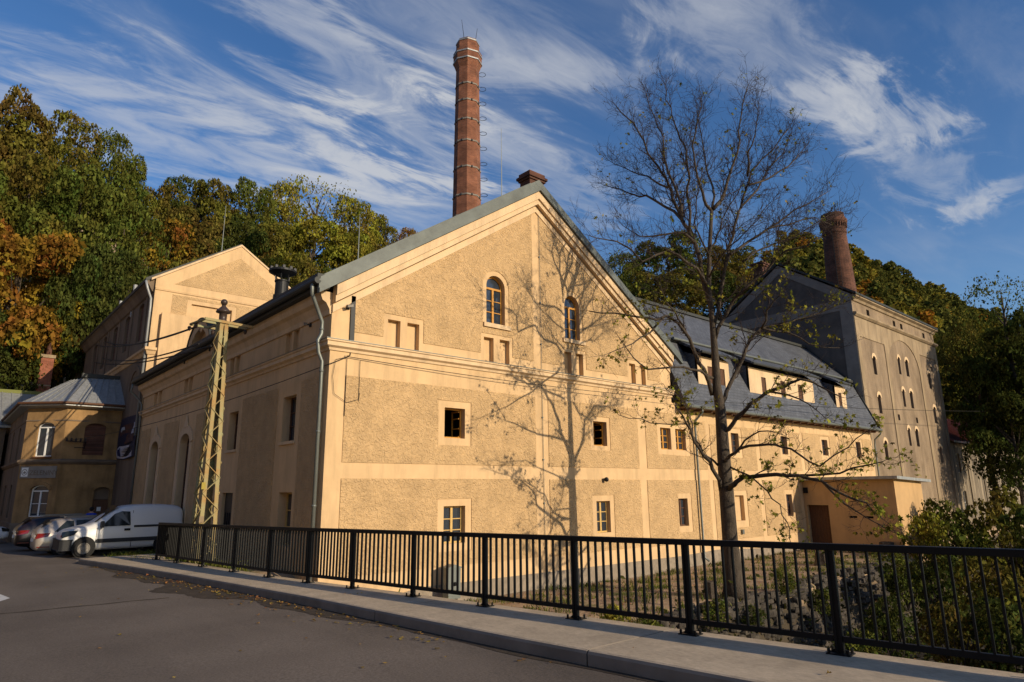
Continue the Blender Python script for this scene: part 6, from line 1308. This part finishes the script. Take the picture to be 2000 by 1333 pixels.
    # grass tufts in the yard, by the pavement edge and beside the van
    gv, gf = [], []
    def blade(x, y, z, h):
        q = r.random()*6.28; w = 0.010+0.006*r.random(); dx, dy = math.cos(q), math.sin(q); bx, by = r.gauss(0, .35)*h, r.gauss(0, .35)*h; b = len(gv)
        gv.extend([(x-dy*w, y+dx*w, z), (x+dy*w, y-dx*w, z), (x+bx*.5+dy*w*.6, y+by*.5-dx*w*.6, z+h*.65), (x+bx, y+by, z+h)]); gf.append((b, b+1, b+2, b+3))
    for i in range(1500):
        x = r.uniform(9, 36); y = r.uniform(11.0, 16.8); g = math.sin(x*1.7+1)*math.sin(y*2.3+x*.3)+0.4*math.sin(x*4+y*3)
        if g < -0.12: continue
        for k in range(14): xx, yy = x+r.gauss(0, .12), y+r.gauss(0, .12); blade(xx, yy, terrain(xx, yy)-0.01, r.uniform(.05, .20))
    for i in range(420):
        y = r.uniform(5.5, 23.0); x = x_outer(y)+abs(r.gauss(0, .25))
        for k in range(8): xx, yy = x+r.gauss(0, .06)+.05, y+r.gauss(0, .08); blade(xx, yy, max(terrain(xx, yy), z_walk(y)-.5 if y < 13 else -9), r.uniform(.1, .4))
    for i in range(420):
        x, y = r.uniform(5.2, 7.6), r.uniform(23.6, 28.6); z = terrain(x, y)
        for k in range(12): blade(x+r.gauss(0, .1), y+r.gauss(0, .1), z, r.uniform(.08, .3))
    o = D.objects.new('grass', np_mesh('grass', gv, gf, M['leaf'])); link(o); o.color = (0.12, 0.13, 0.028, 1); tag(o, kind='stuff')
right_bank()
def rubble_bank():
    r = random.Random(21); mb = MB()
    for i in range(1300):
        x = r.uniform(14.5, 33); y0 = 11.2+0.30*math.sin(x*0.8)+0.22*math.sin(x*1.9+1)+0.05*max(0, x-20); y = y0-r.random()*1.25+0.15; z = terrain(x, y)
        s = r.uniform(0.07, 0.19); b = len(mb.v); ring = 6; q0 = r.random()*6; sx, sy, sz = s*r.uniform(.9, 1.9), s*r.uniform(.6, 1), s*r.uniform(.45, .8)
        for lv, (zz, rr) in enumerate(((-0.9, 0.8), (-0.5, 1.0), (0.7, 0.95), (0.9, 0.78))):
            for k in range(ring): q = q0+k*2*PI/ring; jj = rr*(1+r.uniform(-.22, .22)); mb.v.append((x+sx*jj*math.cos(q), y+sy*jj*math.sin(q), z+0.0+sz*(zz+r.uniform(-.1, .1))))
        for lv in range(3):
            for k in range(ring): mb.f.append((b+lv*ring+k, b+lv*ring+(k+1) % ring, b+(lv+1)*ring+(k+1) % ring, b+(lv+1)*ring+k)); mb.m.append(0)
        mb.f.append(tuple(b+3*ring+k for k in range(ring))); mb.m.append(0)
    tag(mb.build('rubble_bank', M['stone']), 'collapsed dry stone bank wall of grey rubble below the yard edge', 'stone wall')
    for lab, px, py, s in (('sawn grey tree stump on the bank left of the bare tree', 1387, 1172, 0.20), ('broad weathered stump at the yard edge before the annex', 1607, 1110, 0.30), ('boulder-like stump at the bank top right of the annex door', 1735, 1088, 0.36)):
        p = at_z(px, py, -3.35); p.z = terrain(p.x, p.y); mb = MB(); mb.lathe([(s*1.35, -0.3), (s*1.15, 0.02), (s*0.95, 0.18), (s*0.88, 0.42+s*0.3), (s*0.8, 0.44+s*0.3)], (0, 0, 0), 11); mb.v = [(x*(1+.12*math.sin(5*math.atan2(y, x+1e-6))), y, z+0.06*x) for x, y, z in mb.v]
        o = mb.build('tree_stump', M['bark']); o.location = p; tag(o, lab, 'stump', 'stumps at the yard edge')
    b = Vector((41.5, 8.8, -5.6)); mb = MB(); mb.ball((0, 0, 0), 0.8, 6, 0, 0.7); mb.v = [(x*(1.3+.2*math.sin(7*y)), y*(1+.2*math.sin(5*x+z)), z) for x, y, z in mb.v]; o = mb.build('boulder', M['stone']); o.location = b; tag(o, 'pale boulder lying in the river bed near the right edge', 'boulder')
rubble_bank()
def fallen_leaves():
    r = random.Random(8); V, F = [], []
    def leaf(x, y, z, s):
        q = r.random()*6.28; b = len(V); n = 7; t1, t2 = r.gauss(0, .35), r.gauss(0, .35)
        for k in range(n): a = q+2*PI*k/n; rr = s*(1 if k % 2 == 0 else 0.55); dx, dy = rr*math.cos(a), rr*math.sin(a); V.append((x+dx, y+dy, z+0.012+abs(dx*t1+dy*t2)))
        F.append(tuple(range(b, b+n)))
    for i in range(360):
        y = min(24, max(4, r.gauss(15.5, 4.2))); x = x_kerb(y)-0.05-abs(r.gauss(0, 0.28)); leaf(x, y, z_road(y), r.uniform(.02, .045))
    for i in range(60):
        y = r.uniform(2, 26); x = x_kerb(y)+r.uniform(-3.5, 1.2); leaf(x, y, z_walk(y) if x > x_kerb(y)+.05 else z_road(y), r.uniform(.015, .035))
    for i in range(900): x = r.uniform(9, 34); y = r.uniform(10.8, 16.5); leaf(x, y, terrain(x, y), r.uniform(.03, .06))
    for i in range(900): x = r.gauss(21.5, 2.2); y = r.gauss(9.9, .45); leaf(x, y, terrain(x, y)+.03, r.uniform(.03, .07))
    p = at_z(1277, 1326, -1.9); leaf(p.x, p.y, z_road(p.y), 0.055); leaf(p.x+.03, p.y+.02, z_road(p.y)+.02, 0.05)
    me = D.meshes.new('fallen_leaves'); me.from_pydata(V, [], F); me.materials.append(M['leaf']); o = D.objects.new('fallen_leaves', me); link(o); o.color = (0.34, 0.20, 0.055, 1); tag(o, kind='stuff')
fallen_leaves()
# ------------------------------------------------------------------ the bare tree
def bare_tree():
    base = Vector((19.0, 11.6, -3.42)); T = thing('bare_tree', 'almost leafless spreading tree before the wing, casting its shadow on the gable', 'tree', tuple(base)); inv = Matrix.Translation(-base)
    view = Vector((base.x, base.y, 0)).normalized(); rng = random.Random(31); depth0 = CF.dot(Vector((base.x, base.y, 0)))
    def pt(px, py, off):                   # a traced joint of the tree, at the tree's own distance plus an offset in depth
        r = ray(px, py); h = Vector((r.x, r.y, 0)); t = (Vector((base.x, base.y, 0)).dot(view)+off)/h.dot(view); return r*t
    TR = [(1437, 1166, 50), (1433, 1140, 38), (1426, 1056, 29), (1418, 951, 27.5), (1412, 874, 24), (1407, 800, 21), (1400, 755, 17), (1397, 700, 15), (1394, 662, 13), (1390, 612, 11.5), (1384, 562, 10), (1386, 487, 8.5), (1390, 412, 7)]
    LIMBS = [  # (start radius px, end depth offset, joints)
        (3.4, -1.0, [(1390, 412), (1375, 390), (1367, 362), (1357, 320), (1352, 285), (1362, 235), (1370, 190)]), (4.0, 1.2, [(1392, 410), (1410, 390), (1420, 357), (1427, 335), (1440, 300), (1442, 257), (1450, 207), (1462, 165)]), (2.6, 2.0, [(1391, 405), (1392, 365), (1382, 340), (1375, 300), (1367, 250), (1360, 205)]),
        (5.2, 1.8, [(1386, 590), (1370, 535), (1357, 475), (1346, 450), (1332, 430), (1320, 402), (1312, 375), (1300, 347), (1285, 325), (1265, 300), (1245, 255), (1227, 232), (1203, 207)]), (3.0, -0.6, [(1346, 452), (1342, 380), (1347, 350), (1340, 312), (1335, 280), (1325, 260), (1312, 225), (1300, 195), (1297, 160)]),
        (3.2, 2.8, [(1332, 430), (1322, 375), (1305, 337), (1297, 305), (1295, 267), (1285, 250), (1270, 212), (1262, 182)]), (3.4, 2.0, [(1332, 430), (1300, 405), (1262, 382), (1242, 382), (1212, 370), (1182, 362)]), (2.3, 3.2, [(1304, 367), (1275, 352), (1250, 342), (1217, 327), (1187, 312)]),
        (3.0, -1.5, [(1357, 475), (1335, 455), (1287, 460), (1250, 462), (1215, 440)]), (3.2, -3.0, [(1384, 560), (1362, 525), (1340, 512), (1305, 490), (1255, 512), (1232, 487), (1205, 472), (1175, 467), (1150, 460)]),
        (4.6, -2.2, [(1391, 772), (1374, 720), (1362, 700), (1347, 662), (1325, 632), (1300, 617), (1282, 625), (1250, 620), (1200, 612), (1150, 608)]), (2.6, -2.6, [(1347, 662), (1334, 636), (1320, 612), (1300, 590), (1290, 560)]), (3.0, -2.8, [(1396, 740), (1370, 725), (1335, 717), (1265, 722), (1238, 700), (1209, 660)]), (2.4, -3.2, [(1300, 617), (1270, 650), (1235, 672), (1190, 690)]),
        (4.2, -2.4, [(1408, 958), (1391, 916), (1374, 891), (1356, 863), (1349, 839), (1335, 815), (1318, 793)]), (2.2, -2.8, [(1402, 909), (1374, 888), (1350, 850), (1339, 828), (1290, 828), (1251, 818), (1209, 811)]), (1.8, -3.0, [(1349, 839), (1342, 800), (1320, 770), (1300, 760)]),
        (5.2, -2.2, [(1424, 958), (1434, 947), (1451, 933), (1482, 930), (1517, 927), (1559, 929), (1605, 940), (1640, 963), (1692, 982), (1724, 1014)]), (2.6, -3.0, [(1552, 929), (1600, 928), (1640, 925), (1692, 909), (1724, 902)]), (2.2, -3.4, [(1605, 940), (1650, 985), (1690, 1010), (1745, 1040)]), (1.8, -3.0, [(1423, 911), (1465, 930), (1500, 961), (1524, 986), (1538, 1021), (1542, 1052)]),
        (3.2, -3.2, [(1418, 905), (1425, 891), (1444, 877), (1482, 870), (1514, 869), (1545, 877), (1580, 902), (1601, 911), (1657, 874), (1689, 846)]), (2.0, -2.6, [(1444, 877), (1470, 850), (1500, 842), (1530, 850)]), (4.6, -1.2, [(1412, 850), (1423, 839), (1440, 814), (1465, 790), (1500, 765), (1535, 755), (1563, 741), (1590, 748), (1615, 762), (1640, 775)]), (2.2, -2.2, [(1500, 765), (1540, 772), (1580, 790), (1610, 815)]),
        (4.4, 1.5, [(1409, 790), (1419, 765), (1440, 723), (1458, 678), (1465, 662), (1487, 642), (1525, 635), (1555, 625), (1600, 612), (1650, 590)]), (2.4, -0.8, [(1487, 642), (1497, 607), (1510, 590), (1530, 570)]), (2.2, 0.5, [(1487, 642), (1540, 650), (1580, 672), (1640, 680)]), (4.2, -1.0, [(1397, 662), (1415, 620), (1432, 587), (1450, 570), (1482, 540), (1512, 510), (1535, 490), (1575, 482), (1605, 462)]), (2.2, -0.5, [(1512, 510), (1520, 482), (1518, 455), (1535, 430)]),
        (4.2, 0.8, [(1394, 640), (1403, 610), (1412, 550), (1422, 500), (1432, 462), (1440, 425), (1447, 405), (1455, 375), (1467, 335), (1487, 312), (1512, 290), (1540, 252)]), (2.4, 2.0, [(1463, 362), (1500, 350), (1540, 325), (1562, 300), (1575, 285)]), (2.2, -1.2, [(1460, 345), (1460, 300), (1475, 262), (1482, 205)]), (2.4, 2.2, [(1447, 405), (1480, 370), (1500, 330), (1530, 300), (1545, 262)]),
        (3.2, 2.2, [(1427, 497), (1462, 472), (1500, 447), (1540, 420), (1575, 400), (1617, 375)]), (2.4, 1.0, [(1450, 512), (1470, 495), (1500, 482), (1550, 465), (1600, 432), (1632, 412)]), (2.0, 3.0, [(1500, 447), (1540, 440), (1590, 425), (1625, 440)]), (2.4, 2.5, [(1386, 487), (1400, 460), (1410, 430), (1440, 380), (1465, 320)]), (2.2, -2.2, [(1386, 500), (1370, 470), (1355, 440), (1360, 390), (1372, 330)]), (2.0, -1.8, [(1384, 545), (1410, 500), (1440, 470), (1480, 430), (1500, 400)])]
    pix = depth0/FPX
    trunk = MB(); pts = [pt(x, y, 0) for x, y, w in TR]; trunk.tube(pts, [w*pix/2 for x, y, w in TR], 14)
    for k in range(6): q = k*1.05+0.3; trunk.tube([pts[0]+Vector((0.30*math.cos(q), 0.30*math.sin(q), -0.05)), pts[0].lerp(pts[1], 0.5)+Vector((0.16*math.cos(q), 0.16*math.sin(q), 0.05)), pts[1].lerp(pts[2], 0.3)+Vector((0.06*math.cos(q), 0.06*math.sin(q), 0))], [0.10, 0.12, 0.10], 7)
    o = trunk.build('trunk', M['bark'], T, smooth=True); o.matrix_parent_inverse = inv
    limbs = MB(); twigs = MB(); tips = []
    def grow(p, d, L, r, lev, sway):
        """a twig that wanders and forks"""
        n = 4 if lev < 2 else 3; P = [p]; q = p; dd = d.copy()
        for k in range(n):
            dd = (dd+Vector((rng.gauss(0, .22), rng.gauss(0, .22), rng.gauss(.04, .18)))).normalized(); q = q+dd*L/n; P.append(q)
        twigs.tube(P, [r*(1-0.75*k/n) for k in range(n+1)], 4 if lev < 2 else 3, cap=False); tips.append((P[-1], lev, sway))
        if lev < 3:
            m = (5, 4, 3)[lev]
            for k in range(m):
                t = 0.25+0.75*(k+rng.random())/m; i = min(n-1, int(t*n)); b = P[i].lerp(P[i+1], t*n-i); ax = Vector((rng.gauss(0, 1), rng.gauss(0, 1), rng.gauss(0, 1))).cross(dd)
                if ax.length < 1e-3: continue
                ax.normalize(); a = rng.uniform(.45, .95); nd = (dd*math.cos(a)+ax*math.sin(a)+Vector((0, 0, .14))).normalized(); grow(b, nd, L*rng.uniform(.42, .68), max(.0050, r*0.6), lev+1, sway)
    for r0, off, J in LIMBS:
        n = len(J); P = []
        for k, (x, y) in enumerate(J): t = k/(n-1); s = sum((off if False else 0,)); P.append(pt(x, y, off*t**0.8+(rng.gauss(0, .12) if 0 < k else 0)))
        # refine with a slight wander
        Q = [P[0]]
        for a, b in zip(P[:-1], P[1:]): mid = a.lerp(b, .5)+Vector((rng.gauss(0, .025), rng.gauss(0, .04), rng.gauss(0, .025))); Q += [mid, b]
        m = len(Q); R = [max(0.010, r0*pix*0.92*(1-0.78*k/(m-1))) for k in range(m)]; limbs.tube(Q, [x*1.12 for x in R], 8)
        for k in range(2, m):
            seg = Q[k]-Q[k-1]; dd = seg.normalized(); cnt = max(1, int(seg.length/(0.22 if J[-1][1] > 600 else 0.10))); low = J[-1][1] > 600
            for c in range(cnt):
                if k < m*0.28 and rng.random() < .6: continue
                b = Q[k-1].lerp(Q[k], (c+rng.random())/cnt); ax = Vector((rng.gauss(0, 1), rng.gauss(0, 1), rng.gauss(0, 1))).cross(dd)
                if ax.length < 1e-3: continue
                ax.normalize(); a = rng.uniform(.4, 1.0); nd = (dd*math.cos(a)+ax*math.sin(a)+Vector((0, 0, .22))).normalized(); grow(b, nd, rng.uniform(.45, 1.25)*(0.62 if low else 0.95), max(.008, R[k]*.42), 1, b.z)
        grow(Q[-1], (Q[-1]-Q[-2]).normalized(), 0.6, .009, 1, Q[-1].z)
    o = limbs.build('limbs', M['bark'], T, smooth=True); o.matrix_parent_inverse = inv
    me = np_mesh('twigs', np.array(twigs.v), np.array([f for f in twigs.f], dtype=np.int32), M['twig']); o = D.objects.new('twigs', me); link(o, T); o.matrix_parent_inverse = inv
    V, F = [], []
    def leaf(p, s):
        q = rng.random()*6.28; nx = Vector((rng.gauss(0, 1), rng.gauss(0, 1), rng.gauss(0, .8)+.5)).normalized(); a = nx.orthogonal().normalized(); a = Matrix.Rotation(q, 3, nx)@a; c = nx.cross(a); b = len(V)
        for k, rr in enumerate((1, .42, .92, .38, .7, .22, .7, .38, .92, .42)): an = 2*PI*k/10; V.append(p+(a*math.cos(an)+c*math.sin(an))*s*rr+nx*(.15*s if k % 2 else -.05*s))
        F.append(tuple(range(b, b+10)))
    for p, lev, zz in tips:
        low = zz < 4.2; cl = math.sin(p.x*1.7+1.3)*math.sin(p.z*1.9+p.x*.4)+0.5*math.sin(p.y*2.1)
        if low and zz < 3.4: pr = 0.27 if cl > 0.0 else 0.05
        elif zz < 7: pr = 0.13 if cl > 0.1 else 0.025
        else: pr = 0.012
        if rng.random() < pr:
            for k in range(rng.randint(2, 4)): leaf(p+Vector((rng.gauss(0, .07), rng.gauss(0, .07), rng.gauss(-.04, .06))), rng.uniform(.05, .105))
    me = D.meshes.new('leaves'); me.from_pydata([tuple(v) for v in V], [], F); me.materials.append(M['leaf']); o = D.objects.new('leaves', me); link(o, T); o.matrix_parent_inverse = inv; o.color = (0.20, 0.19, 0.028, 1)
    print('TREE', len(twigs.v), len(F), len(tips))
bare_tree()
